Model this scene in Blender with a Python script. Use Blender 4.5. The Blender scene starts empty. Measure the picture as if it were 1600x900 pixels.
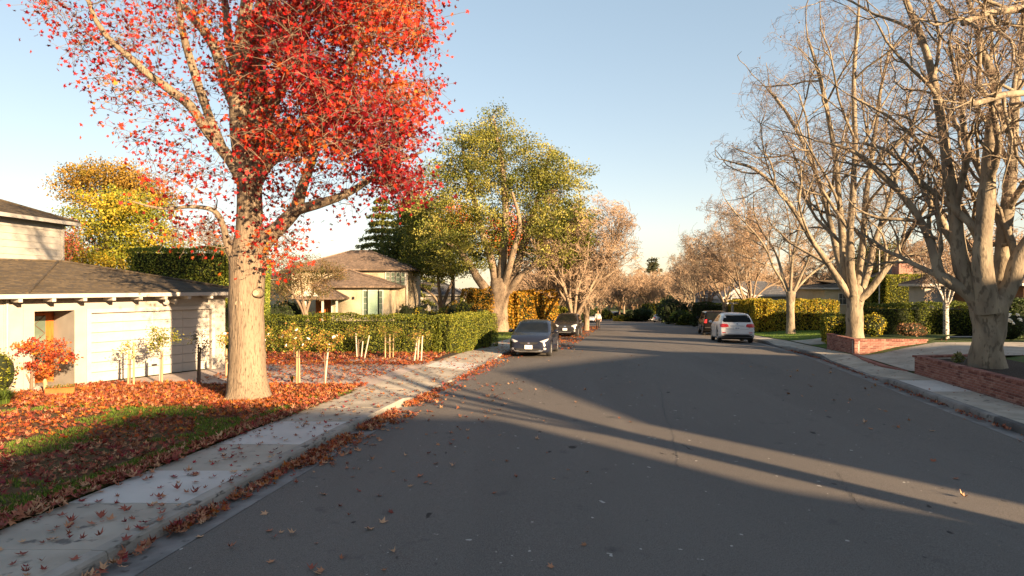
import bpy, math, random
import numpy as np
from mathutils import Vector, Matrix, noise
from mathutils.bvhtree import BVHTree

# ------------------------------------------------------------------ scene, camera, light
S = bpy.context.scene
COL = S.collection
F = 1000.0            # focal length in pixels of a 1600 px wide picture
HZ = 444.0            # horizon row
CH = 3.0              # camera height
cd = bpy.data.cameras.new("camera"); cam = bpy.data.objects.new("camera", cd); COL.objects.link(cam)
cam.location = (0, 0, CH); cam.rotation_euler = (math.pi/2, 0, 0)
cd.sensor_width = 36; cd.lens = 36*F/1600; cd.shift_y = -(450-HZ)/1600
cd.clip_start = .1; cd.clip_end = 6000
S.camera = cam
SUN_EL = math.radians(14.5)
sun_h = Vector((.643, -.766, 0))                   # horizontal direction towards the sun
SUN_AZ = math.atan2(sun_h.x, sun_h.y)              # clockwise from +Y
W = bpy.data.worlds.new("World"); S.world = W; W.use_nodes = True
wn = W.node_tree; bg = wn.nodes['Background']
sky = wn.nodes.new('ShaderNodeTexSky'); sky.sky_type = 'NISHITA'; sky.sun_disc = False
sky.sun_elevation = SUN_EL; sky.sun_rotation = SUN_AZ
sky.air_density = 1.0; sky.dust_density = .5; sky.ozone_density = 1.6; sky.altitude = 50
tint = wn.nodes.new('ShaderNodeMix'); tint.data_type = 'RGBA'; tint.blend_type = 'MULTIPLY'; tint.inputs[0].default_value = 1; tint.inputs[7].default_value = (1.10, 1.0, .94, 1)
hs = wn.nodes.new('ShaderNodeHueSaturation'); hs.inputs['Saturation'].default_value = 1.16
wn.links.new(sky.outputs[0], hs.inputs['Color']); gm = wn.nodes.new('ShaderNodeGamma'); gm.inputs['Gamma'].default_value = .55; wn.links.new(hs.outputs[0], gm.inputs[0]); wn.links.new(gm.outputs[0], tint.inputs[6]); wn.links.new(tint.outputs[2], bg.inputs['Color'])
bg.inputs['Strength'].default_value = .10
sl = bpy.data.lights.new("sun", 'SUN'); so = bpy.data.objects.new("sun", sl); COL.objects.link(so)
sl.energy = 5.0; sl.angle = math.radians(.8); sl.color = (1.0, .70, .41)
sd = Vector((sun_h.x*math.cos(SUN_EL), sun_h.y*math.cos(SUN_EL), math.sin(SUN_EL)))
so.rotation_euler = sd.to_track_quat('Z', 'Y').to_euler()
so.location = (30, -30, 30)
S.view_settings.view_transform = 'Standard'; S.view_settings.look = 'None'
S.view_settings.exposure = 2.08; S.view_settings.gamma = 1
S.render.engine = 'CYCLES'
S.cycles.max_bounces = 6; S.cycles.diffuse_bounces = 3; S.cycles.transparent_max_bounces = 8

# ------------------------------------------------------------------ terrain and picture mapping
ZD = [-60, 0, 26, 35.5, 45.5, 60, 85, 115, 150, 220, 500, 1500]
ZZ = [0, 0, 0, -.3, -.77, -1.28, -2.45, -3.8, -4.9, -6.3, -9, -12]
def zt(d): return float(np.interp(d, ZD, ZZ))
def XL(d): return float(np.interp(d, [-60, -10, 3, 6.62, 11.7, 15.15, 27, 45.5, 60, 85, 115, 220], [-13.5, -6.9, -4.9, -4.35, -3.52, -2.85, -.35, 2.75, 5.4, 8.9, 11.8, 30]))
def XR(d): return float(np.interp(d, [-60, 0, 12.2, 19.2, 36.3, 60, 80, 115, 220], [-2, 7.9, 10.1, 11.3, 14.15, 18.35, 22.2, 27.8, 60]))  # right kerb face
def rise(o, d):
    "the yards on the right climb away from the pavement"
    a = float(np.interp(d, [-60, 26, 34, 40, 1500], [.52, .52, .3, .16, .16])); t = min(1, max(0, (o-1.5)/3.2)); return a*t*t*(3-2*t)
def gz(x, d):
    "ground height beside the road"
    l = XL(d); r = XR(d); h = zt(d)
    if x < l: return h+.17
    if x > r: return h+.17+rise(x-r, d)
    return h
def P(px, py, d): return Vector(((px-800)*d/F, d, CH-(py-HZ)*d/F))
def G(px, py, z=0.0):
    d = F*(CH-z)/(py-HZ); return Vector(((px-800)*d/F, d, z))
def Gt(px, py, dz=.17):
    "point of the terrain seen at a pixel"
    d = 20.
    for _ in range(60):
        z = zt(d)+dz; d = .5*d+.5*F*(CH-z)/(py-HZ)
    return Vector(((px-800)*d/F, d, zt(d)+dz))

# ------------------------------------------------------------------ objects and tags
def tag(o, label=None, cat=None, group=None, kind=None):
    if label: o['label'] = label
    if cat: o['category'] = cat
    if group: o['group'] = group
    if kind: o['kind'] = kind
    return o
def thing(name, label, cat, loc=(0, 0, 0), rz=0, group=None):
    o = bpy.data.objects.new(name, None); COL.objects.link(o)
    o.location = loc; o.rotation_euler = (0, 0, rz); o.empty_display_size = .3
    return tag(o, label, cat, group)
def link(name, me, parent=None, loc=None, rot=None, scale=None):
    o = bpy.data.objects.new(name, me); COL.objects.link(o)
    if parent is not None: o.parent = parent
    if loc is not None: o.location = loc
    if rot is not None: o.rotation_euler = rot
    if scale is not None: o.scale = scale
    return o
def clone(root, loc, rz=0, label=None, group=None, scale=None):
    def cp(o, par):
        c = o.copy(); COL.objects.link(c)
        if par is not None: c.parent = par
        for ch in o.children: cp(ch, c)
        return c
    r = cp(root, None); r.location = loc; r.rotation_euler = (0, 0, rz)
    if scale: r.scale = (scale,)*3 if not isinstance(scale, tuple) else scale
    if label: r['label'] = label
    if group: r['group'] = group
    return r

def np_mesh(name, V, faces, mats=(), col=None, smooth=False, midx=None):
    """faces: (n,k) index array or list of such arrays"""
    if isinstance(faces, np.ndarray): faces = [faces]
    faces = [f for f in faces if len(f)]
    V = np.asarray(V, dtype=np.float32)
    me = bpy.data.meshes.new(name)
    me.vertices.add(len(V)); me.vertices.foreach_set('co', V.ravel())
    loops = np.concatenate([f.ravel() for f in faces]).astype(np.int32)
    sizes = np.concatenate([np.full(len(f), f.shape[1]) for f in faces]).astype(np.int32)
    me.loops.add(len(loops)); me.loops.foreach_set('vertex_index', loops)
    me.polygons.add(len(sizes))
    st = np.zeros(len(sizes), dtype=np.int32); st[1:] = np.cumsum(sizes)[:-1]
    me.polygons.foreach_set('loop_start', st); me.polygons.foreach_set('loop_total', sizes)
    if smooth: me.polygons.foreach_set('use_smooth', np.ones(len(sizes), dtype=bool))
    for m in mats: me.materials.append(m)
    if midx is not None: me.polygons.foreach_set('material_index', np.asarray(midx, dtype=np.int32))
    me.update(calc_edges=True)
    if col is not None:
        a = me.color_attributes.new('col', 'FLOAT_COLOR', 'POINT')
        c = np.ones((len(V), 4), dtype=np.float32); c[:, :3] = col
        a.data.foreach_set('color', c.ravel())
    return me

class MB:
    "collects shapes, then one mesh"
    def __init__(s): s.v = []; s.f = []
    def add(s, vs, fs, M=None):
        b = len(s.v)
        for v in vs: s.v.append(tuple(M @ Vector(v)) if M is not None else tuple(v))
        for f in fs: s.f.append([b+i for i in f])
        return s
    def box(s, c, size, rz=0, M=None, taper=1):
        x, y, z = [a/2 for a in size]
        vs = [(-x, -y, -z), (x, -y, -z), (x, y, -z), (-x, y, -z)]+[(a*taper, b*taper, z) for a, b in ((-x, -y), (x, -y), (x, y), (-x, y))]
        R = Matrix.Translation(c) @ Matrix.Rotation(rz, 4, 'Z')
        if M is not None: R = M @ R
        return s.add(vs, [(0, 3, 2, 1), (4, 5, 6, 7), (0, 1, 5, 4), (1, 2, 6, 5), (2, 3, 7, 6), (3, 0, 4, 7)], R)
    def prism(s, pts, off):
        "polygon pts (3D) extruded by vector off"
        n = len(pts); off = Vector(off)
        a = [Vector(p) for p in pts]; b = [p+off for p in a]
        return s.add(a+b, [list(range(n))[::-1], list(range(n, 2*n))]+[(i, (i+1) % n, n+(i+1) % n, n+i) for i in range(n)])
    def tube(s, pts, rad, n=8, caps=True):
        pts = [Vector(p) for p in pts]
        if not isinstance(rad, (list, tuple)): rad = [rad]*len(pts)
        t = (pts[-1]-pts[0]).normalized()
        ref = Vector((0, 0, 1)) if abs(t.z) < .7 else Vector((1, 0, 0))
        b = len(s.v)
        for i, p in enumerate(pts):
            t = (pts[min(i+1, len(pts)-1)]-pts[max(i-1, 0)]).normalized()
            A = t.cross(ref).normalized(); B = t.cross(A)
            for k in range(n):
                a = 2*math.pi*k/n; s.v.append(tuple(p+(A*math.cos(a)+B*math.sin(a))*rad[i]))
        for i in range(len(pts)-1):
            for k in range(n):
                s.f.append([b+i*n+k, b+i*n+(k+1) % n, b+(i+1)*n+(k+1) % n, b+(i+1)*n+k])
        if caps:
            s.f.append([b+k for k in range(n)][::-1]); s.f.append([b+(len(pts)-1)*n+k for k in range(n)])
        return s
    def ball(s, c, r, n=10, m=7):
        if not isinstance(r, (tuple, list)): r = (r, r, r)
        b = len(s.v)
        for i in range(m+1):
            t = math.pi*i/m
            for k in range(n):
                a = 2*math.pi*k/n
                s.v.append((c[0]+r[0]*math.sin(t)*math.cos(a), c[1]+r[1]*math.sin(t)*math.sin(a), c[2]+r[2]*math.cos(t)))
        for i in range(m):
            for k in range(n): s.f.append([b+i*n+k, b+(i+1)*n+k, b+(i+1)*n+(k+1) % n, b+i*n+(k+1) % n])
        return s
    def mesh(s, name, mat, smooth=False):
        me = bpy.data.meshes.new(name); me.from_pydata(s.v, [], s.f); me.materials.append(mat)
        if smooth:
            for p in me.polygons: p.use_smooth = True
        me.update(); return me
    def build(s, name, mat, parent=None, smooth=False, **k):
        return link(name, s.mesh(name, mat, smooth), parent, **k)
def bevel(o, w=.01, seg=2):
    m = o.modifiers.new('bevel', 'BEVEL'); m.width = w; m.segments = seg; m.limit_method = 'ANGLE'; m.angle_limit = .7
    return o

# ------------------------------------------------------------------ materials
def mat(name, c1, c2=None, scale=4, rough=.85, bump=0, bscale=None, detail=6, spec=.3, metal=0, stretch=(1, 1, 1),
        c3=None, c3scale=30, c3amt=.5, attr=False, trans=0, coord='Object', emit=None, lo=.35, hi=.65, coat=0):
    m = bpy.data.materials.new(name); m.use_nodes = True; t = m.node_tree; N = t.nodes; L = t.links
    b = N['Principled BSDF']; b.inputs['Roughness'].default_value = rough; b.inputs['Metallic'].default_value = metal
    b.inputs['Specular IOR Level'].default_value = spec
    if coat: b.inputs['Coat Weight'].default_value = coat; b.inputs['Coat Roughness'].default_value = .06
    tc = N.new('ShaderNodeTexCoord'); mp = N.new('ShaderNodeMapping'); mp.inputs['Scale'].default_value = stretch
    L.new(tc.outputs[coord], mp.inputs[0])
    def nz(sc, det=detail):
        n = N.new('ShaderNodeTexNoise'); n.inputs['Scale'].default_value = sc; n.inputs['Detail'].default_value = det
        L.new(mp.outputs[0], n.inputs['Vector']); return n
    def ramp(inp, a, bb, ca=(0, 0, 0), cb=(1, 1, 1)):
        r = N.new('ShaderNodeValToRGB'); r.color_ramp.elements[0].position = a; r.color_ramp.elements[1].position = bb
        r.color_ramp.elements[0].color = (*ca, 1); r.color_ramp.elements[1].color = (*cb, 1); L.new(inp, r.inputs[0]); return r.outputs[0]
    def mix(fac, a, bb, typ='MIX'):
        x = N.new('ShaderNodeMix'); x.data_type = 'RGBA'; x.blend_type = typ
        if hasattr(fac, 'links'): L.new(fac, x.inputs[0])
        else: x.inputs[0].default_value = fac
        for i, q in ((6, a), (7, bb)):
            if hasattr(q, 'links'): L.new(q, x.inputs[i])
            else: x.inputs[i].default_value = (*q, 1)
        return x.outputs[2]
    if attr:
        at = N.new('ShaderNodeAttribute'); at.attribute_name = 'col'
        c = at.outputs['Color']
        if c2 is not None: c = mix(ramp(nz(scale).outputs[0], lo, hi), c, mix(1.0, c, c2, 'MULTIPLY'))
    else:
        c = ramp(nz(scale).outputs[0], lo, hi, c1, c2 if c2 else c1)
    if c3 is not None:
        c = mix(ramp(nz(c3scale, 3).outputs[0], c3amt, min(c3amt+.08, .99)), c, c3)
    L.new(c, b.inputs['Base Color'])
    if bump:
        bn = nz(bscale or scale*4); bp = N.new('ShaderNodeBump'); bp.inputs['Strength'].default_value = 1
        bp.inputs['Distance'].default_value = bump; L.new(bn.outputs[0], bp.inputs['Height']); L.new(bp.outputs[0], b.inputs['Normal'])
    if trans:
        tr = N.new('ShaderNodeBsdfTranslucent'); L.new(c, tr.inputs[0]); ms = N.new('ShaderNodeMixShader'); ms.inputs[0].default_value = trans
        L.new(b.outputs[0], ms.inputs[1]); L.new(tr.outputs[0], ms.inputs[2]); L.new(ms.outputs[0], N['Material Output'].inputs[0])
    if emit:
        b.inputs['Emission Color'].default_value = (*emit[0], 1); b.inputs['Emission Strength'].default_value = emit[1]
    m['api'] = 1
    return m
M = {}
M['leaf'] = mat('leaf', None, None, attr=True, rough=.6, trans=.35, spec=.3)
M['litter'] = mat('leaf_litter', None, None, attr=True, rough=.75, trans=.1, spec=.2)
M['grass'] = mat('grass', None, None, attr=True, rough=.7, trans=.3, spec=.2)
M['bark_gum'] = mat('bark_tan', (.155, .117, .08), (.245, .19, .13), 2.2, .92, .035, 26, stretch=(1, 1, .13), c3=(.095, .07, .048), c3scale=48, c3amt=.55)
M['bark_plane'] = mat('bark_plane', (.17, .138, .10), (.29, .24, .168), 2.6, .92, .02, 18, stretch=(1, 1, .4), c3=(.13, .105, .075), c3scale=9, c3amt=.55)
M['bark_far'] = mat('bark_pale', (.19, .14, .095), (.29, .22, .15), 2.5, .92, .03, 14, stretch=(1, 1, .2), c3=(.12, .085, .06), c3scale=22, c3amt=.55)
M['bark_dark'] = mat('bark_dark', (.07, .05, .035), (.14, .10, .07), 3, .9, .02, 14, stretch=(1, 1, .3))
M['bark_birch'] = mat('bark_birch', (.46, .42, .37), (.54, .50, .45), 3, .8, c3=(.05, .045, .04), c3scale=11, c3amt=.50, stretch=(1, 1, 2.2))
M['twig'] = mat('twig', (.13, .09, .065), (.22, .16, .11), 1.5, .9)
M['twig_gum'] = mat('twig_gum', (.13, .09, .065), (.22, .16, .11), 1.5, .9)
M['twig_far'] = mat('twig_far', (.30, .205, .135), (.42, .30, .20), .6, .9)  # paler twigs for the far trees: distance haze put into the colour
M['cut'] = mat('cut_wood', (.46, .35, .24), (.34, .25, .16), 9, .8)
M['conc'] = mat('concrete', (.26, .235, .195), (.39, .355, .30), 1.3, .9, .004, 60, c3=(.13, .12, .11), c3scale=5, c3amt=.62, lo=.3, hi=.7)
M['conc2'] = mat('concrete_new', (.42, .405, .38), (.50, .485, .455), 1.1, .88, .003, 60, c3=(.33, .32, .31), c3scale=7, c3amt=.64)
M['conc3'] = mat('concrete_worn', (.27, .245, .20), (.40, .365, .305), 1.7, .9, .005, 50, c3=(.15, .14, .12), c3scale=3, c3amt=.6)
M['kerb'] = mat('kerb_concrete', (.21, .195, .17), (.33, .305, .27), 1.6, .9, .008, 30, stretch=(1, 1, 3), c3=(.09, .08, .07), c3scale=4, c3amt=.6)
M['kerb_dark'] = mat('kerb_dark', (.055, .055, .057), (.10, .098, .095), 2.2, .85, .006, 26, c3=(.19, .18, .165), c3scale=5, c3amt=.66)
M['gutter'] = mat('gutter_concrete', (.13, .125, .12), (.22, .21, .20), 2.4, .9, .005, 50, c3=(.09, .085, .08), c3scale=5, c3amt=.6)
M['drive'] = mat('driveway_pink', (.30, .25, .22), (.40, .34, .30), 1.6, .9, .004, 60, c3=(.24, .2, .17), c3scale=6, c3amt=.62)
M['band'] = mat('pale_band', (.42, .39, .35), (.52, .48, .44), 5, .9, .004, 40)
M['soil'] = mat('soil', (.028, .02, .014), (.06, .042, .028), 8, 1, .03, 30)
M['turf'] = mat('turf', (.045, .075, .015), (.085, .11, .03), 5, 1, .02, 60, c3=(.09, .06, .03), c3scale=2.5, c3amt=.62)
M['turf_leafy'] = mat('turf_leafy', (.05, .055, .015), (.11, .06, .028), 3, 1, .02, 60, c3=(.12, .055, .03), c3scale=2.1, c3amt=.5)
M['mulch'] = mat('mulch', (.02, .014, .01), (.06, .04, .028), 20, 1, .04, 40)
M['stucco'] = mat('white_wall', (.31, .285, .25), (.36, .33, .29), 2, .9, .003, 80)
M['white'] = mat('white_paint', (.36, .34, .31), (.42, .40, .365), 3, .6)
M['beige'] = mat('beige_stucco', (.40, .33, .22), (.47, .40, .28), 1.4, .92, .004, 60)
M['trimw'] = mat('cream_trim', (.5, .47, .41), (.54, .51, .45), 3, .6)
M['shingle'] = mat('shingle', (.055, .042, .026), (.105, .08, .05), 3, .95, .01, 30, c3=(.05, .042, .035), c3scale=11, c3amt=.52)
M['shingle2'] = mat('shingle_brown', (.13, .092, .066), (.21, .15, .11), 3, .95, .003, 30, c3=(.09, .07, .055), c3scale=9, c3amt=.52)
M['slate'] = mat('shingle_grey', (.07, .075, .085), (.11, .115, .125), 3, .95, .01, 30, c3=(.05, .05, .058), c3scale=9, c3amt=.52)
M['orange_door'] = mat('orange_door', (.34, .085, .012), (.42, .12, .02), 3, .5, stretch=(6, 6, 1))
M['glass'] = mat('window_glass', (.03, .04, .045), (.05, .06, .06), 2, .05, spec=.8)
M['green_glass'] = mat('curtained_glass', (.26, .38, .27), (.38, .50, .38), 1.2, .12, spec=.6)
M['pale_glass'] = mat('pale_glass', (.08, .11, .085), (.13, .17, .13), 2, .15, spec=.6)
M['metal'] = mat('dark_metal', (.03, .03, .03), (.05, .05, .05), 5, .5, metal=.6)
M['grey_metal'] = mat('grey_metal', (.3, .3, .3), (.4, .4, .4), 5, .4, metal=.8)
M['stake'] = mat('stake_wood', (.34, .24, .12), (.42, .31, .17), 6, .8, stretch=(4, 4, .6))
M['stake_pale'] = mat('stake_pale_wood', (.42, .36, .28), (.50, .44, .35), 6, .8, stretch=(4, 4, .6))
M['stake_dark'] = mat('stake_dark_wood', (.08, .055, .04), (.14, .10, .07), 6, .8)
M['terracotta'] = mat('terracotta', (.34, .09, .02), (.42, .12, .03), 6, .8)
M['rock'] = mat('rock', (.17, .15, .13), (.32, .29, .26), 4, .9, .02, 16)
M['brick'] = mat('brick_red', (.17, .065, .05), (.26, .115, .09), 1.2, .9, .003, 60, coord='Object')
M['brick2'] = mat('brick_dark_red', (.11, .042, .036), (.18, .07, .055), 1.7, .9, .003, 60)
M['brick3'] = mat('brick_orange', (.25, .12, .09), (.31, .17, .135), 1.7, .9, .003, 60)
M['mortar'] = mat('mortar', (.30, .26, .23), (.38, .34, .30), 5, .95, .003, 60)
M['brown_wood'] = mat('brown_wood', (.16, .07, .03), (.24, .11, .05), 4, .7, stretch=(1, 1, 8))
# ------------------------------------------------------------------ asphalt
def asphalt_mat():
    m = bpy.data.materials.new('asphalt'); m.use_nodes = True; t = m.node_tree; N = t.nodes; L = t.links; b = N['Principled BSDF']
    tc = N.new('ShaderNodeTexCoord')
    def nz(sc, det=4, st=(1, 1, 1), rough=.55):
        mp = N.new('ShaderNodeMapping'); mp.inputs['Scale'].default_value = st; mp.inputs['Rotation'].default_value = (0, 0, math.radians(10))
        L.new(tc.outputs['Object'], mp.inputs[0])
        n = N.new('ShaderNodeTexNoise'); n.inputs['Scale'].default_value = sc; n.inputs['Detail'].default_value = det; n.inputs['Roughness'].default_value = rough
        L.new(mp.outputs[0], n.inputs['Vector']); return n.outputs[0]
    def ramp(i, a, c, ca=(0, 0, 0), cb=(1, 1, 1)):
        r = N.new('ShaderNodeValToRGB'); e = r.color_ramp.elements
        e[0].position = a; e[1].position = c; e[0].color = (*ca, 1); e[1].color = (*cb, 1); L.new(i, r.inputs[0]); return r.outputs[0]
    def mix(f, a, c):
        x = N.new('ShaderNodeMix'); x.data_type = 'RGBA'; L.new(f, x.inputs[0])
        for i, q in ((6, a), (7, c)):
            if hasattr(q, 'links'): L.new(q, x.inputs[i])
            else: x.inputs[i].default_value = (*q, 1)
        return x.outputs[2]
    base = ramp(nz(.35, 6, (1, .35, 1)), .3, .7, (.060, .051, .043), (.100, .086, .073))
    base = mix(ramp(nz(.55, 3, (1, .06, 1)), .5, .68), base, (.104, .091, .079))      # worn wheel tracks
    base = mix(ramp(nz(60, 3, (1, 1, 1), .75), .46, .70), base, (.17, .155, .14))
    base = mix(ramp(nz(170, 2), .42, .72), base, (.19, .178, .168))             # aggregate
    base = mix(ramp(nz(120, 2), .60, .66), base, (.028, .026, .026))
    base = mix(ramp(nz(2.2, 5), .64, .80), base, (.056, .053, .052))            # mottles
    base = mix(ramp(nz(4.5, 2, (1, .6, 1), .4), .73, .77), base, (.030, .027, .025))   # oil drips
    base = mix(ramp(nz(9, 1, (1, 1, 1), .3), .79, .80), base, (.35, .33, .30))       # pale specks
    L.new(base, b.inputs['Base Color']); b.inputs['Roughness'].default_value = .88; b.inputs['Specular IOR Level'].default_value = .25
    bp = N.new('ShaderNodeBump'); bp.inputs['Distance'].default_value = .006; bp.inputs['Strength'].default_value = .8
    L.new(nz(110, 3), bp.inputs['Height']); L.new(bp.outputs[0], b.inputs['Normal'])
    return m
M['asphalt'] = asphalt_mat()

def drange(a, b, seg): 
    n = max(1, int(round((b-a)/seg))); return [a+(b-a)*i/n for i in range(n+1)]
ROWS = drange(-50, 60, 1.0)+drange(62, 120, 2)[0:]
def loft(name, rows, cols, m, parent=None, kind='structure'):
    "rows: list of d; cols: list of functions d -> (x, z)"
    V = []; n = len(cols)
    for d in rows:
        for c in cols:
            x, z = c(d); V.append((x, d, z))
    q = np.array([[i*n+k, i*n+k+1, (i+1)*n+k+1, (i+1)*n+k] for i in range(len(rows)-1) for k in range(n-1)])
    o = link(name, np_mesh(name, V, q, [m]), parent)
    if kind and parent is None: o['kind'] = kind
    return o

# the ground: one sheet to the horizon, sunk under the road
def ground_sheet():
    rows = [-60, -50]+drange(-48, 116, 2)+[122, 130, 140, 150, 165, 180, 200, 220, 260, 320, 400, 500, 700, 1000, 1500]
    offs = [-900, -400, -200, -100, -60, -40, -30, -22, -16, -12, -8, -5, -3.2, -1.9, -1.72]
    V = []; n = 0
    for d in rows:
        l, r, h = XL(d), XR(d), zt(d); row = []
        for o in offs: row.append((l+o, h+(.17 if o < -2 else .12)+gbump(l+o, d)*(abs(o) > 2)))
        row += [(l-1.66, h-.02), (l+.05, h-.06), ((l+r)/2, h-.06), (r-.05, h-.06), (r+1.30, h-.02), (r+1.42, h+.15)]
        for o in offs[::-1][1:]: row.append((r-o, h+(.17 if o < -2 else .11)+gbump(r-o, d)*(abs(o) > 3)+rise(-o, d)))
        n = len(row); V += [(x, d, z) for x, z in row]
    q = np.array([[i*n+k, i*n+k+1, (i+1)*n+k+1, (i+1)*n+k] for i in range(len(rows)-1) for k in range(n-1)])
    return tag(link('ground', np_mesh('ground', V, q, [M['turf']], smooth=True)), kind='structure')
def gbump(x, d): return 0.006*math.sin(x*.9+d*.4)
ground_sheet()
lin = lambda f, dz: (lambda d: (f(d), zt(d)+dz))
ncol = 16
def road_cols():
    cs = []
    for k in range(ncol+1):
        t = k/ncol
        cs.append(lambda d, t=t: ((XL(d)+.46)*(1-t)+(XR(d)-.36)*t, zt(d)+.0+.07*math.sin(math.pi*t)*(1 if d < 100 else .5)))
    return cs
loft('road', ROWS, road_cols(), M['asphalt'])
# continuation beyond the bend, and the side branch
loft('branch_road', [119, 126, 135, 150, 175, 220], [lambda d: (np.interp(d, [119, 150, 220], [12.2, 16.2, 25]), zt(d)+.03), lambda d: (np.interp(d, [119, 126, 150, 220], [60, 21.6, 24, 36]), zt(d)+.03)], M['asphalt'])
# gutters
def kh(d):       # left kerb height
    return float(np.interp(d, [16.0, 17.0, 25.6, 27.0], [.15, .025, .025, .14]))
def khr(d):      # right kerb height
    return float(np.interp(d, [19.4, 20.6, 25.2, 26.4, 31.5, 32.3, 34.5, 35.5], [.15, .025, .025, .14, .14, .03, .03, .14]))
gut = link('gutter', np_mesh('gutter', [(0, 0, -5), (.01, 0, -5), (0, .01, -5)], np.array([[0, 1, 2]]), [M['gutter']])); tag(gut, kind='structure')
bpy.data.objects.remove(gut)
loft('gutter', ROWS, [lin(lambda d: XL(d)-.02, -.012), lin(lambda d: XL(d)+.25, -.018), lin(lambda d: XL(d)+.48, .006)], M['gutter'])
loft('gutter', ROWS, [lin(lambda d: XR(d)-.38, .006), lin(lambda d: XR(d)-.2, -.018), lin(lambda d: XR(d)+.02, -.012)], M['gutter'])

# kerb stones, 3 m pieces
RND = random.Random(5)
def kerb_side(name, fx, side, khf, m1, m2, d0, d1, L0):
    root = tag(bpy.data.objects.new(name, None), kind='structure'); COL.objects.link(root)
    d = d0
    while d < d1:
        step = L0; e = d+step-.012; n = 5
        prof = []
        rows = []
        for i in range(n+1):
            dd = d+(e-d)*i/n; h = khf(dd); x = fx(dd); z = zt(dd)
            # face bottom, face top, rounded nose, top, back bottom
            rows.append([(x, dd, z-.05), (x-side*.006*-1, dd, z+h*.5), (x-side*-.012, dd, z+h-.03), (x+side*.035, dd, z+h), (x+side*.19, dd, z+h+.006), (x+side*.19, dd, z-.05)])
        V = [p for r in rows for p in r]; k = 6
        q = [[i*k+j, i*k+(j+1) % k, (i+1)*k+(j+1) % k, (i+1)*k+j] for i in range(n) for j in range(k)]
        me = bpy.data.meshes.new('kerb_stone'); me.from_pydata(V, [], q+[list(range(k)), [n*k+j for j in range(k)][::-1]])
        me.materials.append(m2 if RND.random() < .25 else m1); me.update()
        link('kerb_stone', me, root)
        d += step
    return root
kerb_side('kerb', XL, -1, kh, M['kerb'], M['kerb'], -2.3, 112, 3.05)
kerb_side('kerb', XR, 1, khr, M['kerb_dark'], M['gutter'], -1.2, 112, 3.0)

# pavement slabs
def slabs(name, fx, side, khf, width, d0, d1, L, pick, split=None):
    root = tag(bpy.data.objects.new(name, None), kind='structure'); COL.objects.link(root)
    i = 0; d = d0
    while d < d1:
        Ld = L if not callable(L) else L(i); e = d+Ld-.018
        parts = [(0, 1)] if split is None or not split(i) else [(0, .498), (.504, 1)]
        for a, b in parts:
            ins = .2; V = []; tz = RND.uniform(-.003, .003)
            for dd in (d, (d+e)/2, e):
                for t in (a, b):
                    x = fx(dd)+side*(ins+width*t); h = khf(dd)+(.155-khf(dd))*min(1, t*1.0)
                    if khf(dd) < .1: h = khf(dd)+(.15-khf(dd))*t
                    V.append((x, dd, zt(dd)+h+tz))
            nv = len(V); V += [(x, y, z-.12) for x, y, z in V]
            f = [(0, 1, 3, 2), (2, 3, 5, 4), (0, 6, 7, 1), (4, 5, 11, 10), (0, 2, 8, 6), (2, 4, 10, 8), (1, 7, 9, 3), (3, 9, 11, 5)]
            me = bpy.data.meshes.new('paving_slab'); me.from_pydata(V, [], f); me.materials.append(pick(i)); me.update()
            link('paving_slab', me, root)
        d += Ld; i += 1
    return root
lens = {0: 1.5}
# left: joints measured in the picture; new slabs 8.3-9.75 and 11.4-13.3
jl = [-2.3+1.53*k for k in range(7)]      # -> 6.88
Ls = [1.53]*6+[1.45, 1.45, 1.62, 1.9]+[1.5]*70
ci = {7: M['conc2'], 9: M['conc2'], 16: M['conc2'], 11: M['conc3']}
slabs('pavement', XL, -1, kh, 1.50, -2.3, 112, lambda i: Ls[i], lambda i: ci.get(i, (M['conc'], M['conc3'], M['conc'])[i*7 % 3]), None)
cr = {10: M['conc2']}
slabs('pavement', XR, 1, khr, 1.12, -3, 112, lambda i: 2.0 if i < 30 else 3.0, lambda i: cr.get(i, (M['conc'], M['conc3'], M['conc3'])[i*5 % 3]))

def sheet(name, pts, m, dz, kind='structure', parent=None, grid=.5):
    "ground polygon from plan points draped on terrain"
    import mathutils
    from mathutils.geometry import tessellate_polygon, intersect_point_tri_2d
    V = [(p[0], p[1], zt(p[1])+dz+(.0)) for p in pts]
    me = bpy.data.meshes.new(name); me.from_pydata(V, [], [list(range(len(V)))]); me.materials.append(m); me.update()
    o = link(name, me, parent)
    if parent is None: o['kind'] = kind
    return o
# leafy lawn (left), driveway, pale band, bed
GA = Vector((-11.88, 18.06)); GE = Vector((.518, .855)); GN = Vector((-.855, .518))
def gpt(t, n=0, z=0): v = GA+GE*t+GN*n; return Vector((v.x, v.y, z))
LW = -1.73
e1 = [(XL(d)+LW, d) for d in drange(-6, 16.6, 1.13)]
lawn_pts = e1+[(-6.5, 19.0), (-9.3, 18.9), tuple(gpt(0, -.15)[:2]), tuple(gpt(-9, -.15)[:2]), (-40, 0), (-30, -6)]
loft('lawn', [-6, -3, 0, 3, 6, 9, 12, 15, 17.2], [lambda d: (XL(d)+LW-22, zt(d)+.185), lambda d: (XL(d)+LW-8, zt(d)+.185), lambda d: (XL(d)+LW-3, zt(d)+.185), lambda d: (XL(d)+LW+.02, zt(d)+.178)], M['turf_leafy'])
dr = [(XL(d)-2.7, d) for d in (16.9, 18.5, 20, 21.5, 23, 24.2, 25.3)]
loft('driveway', [16.9, 18.5, 20, 21.5, 23, 24.2, 25.3], [lambda d: (XL(d)-2.72, zt(d)+.194), lambda d: (XL(d)-1.705, zt(d)+.153)], M['drive'])
sheet('driveway', dr+[(-6.5, 23.6), (-9.6, 22.6), tuple(gpt(4.2, -.02)[:2]), tuple(gpt(-.3, -.02)[:2]), (-10.5, 17.9), (-8.6, 18.0), (-6.5, 17.9)], M['drive'], .194)
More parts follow.
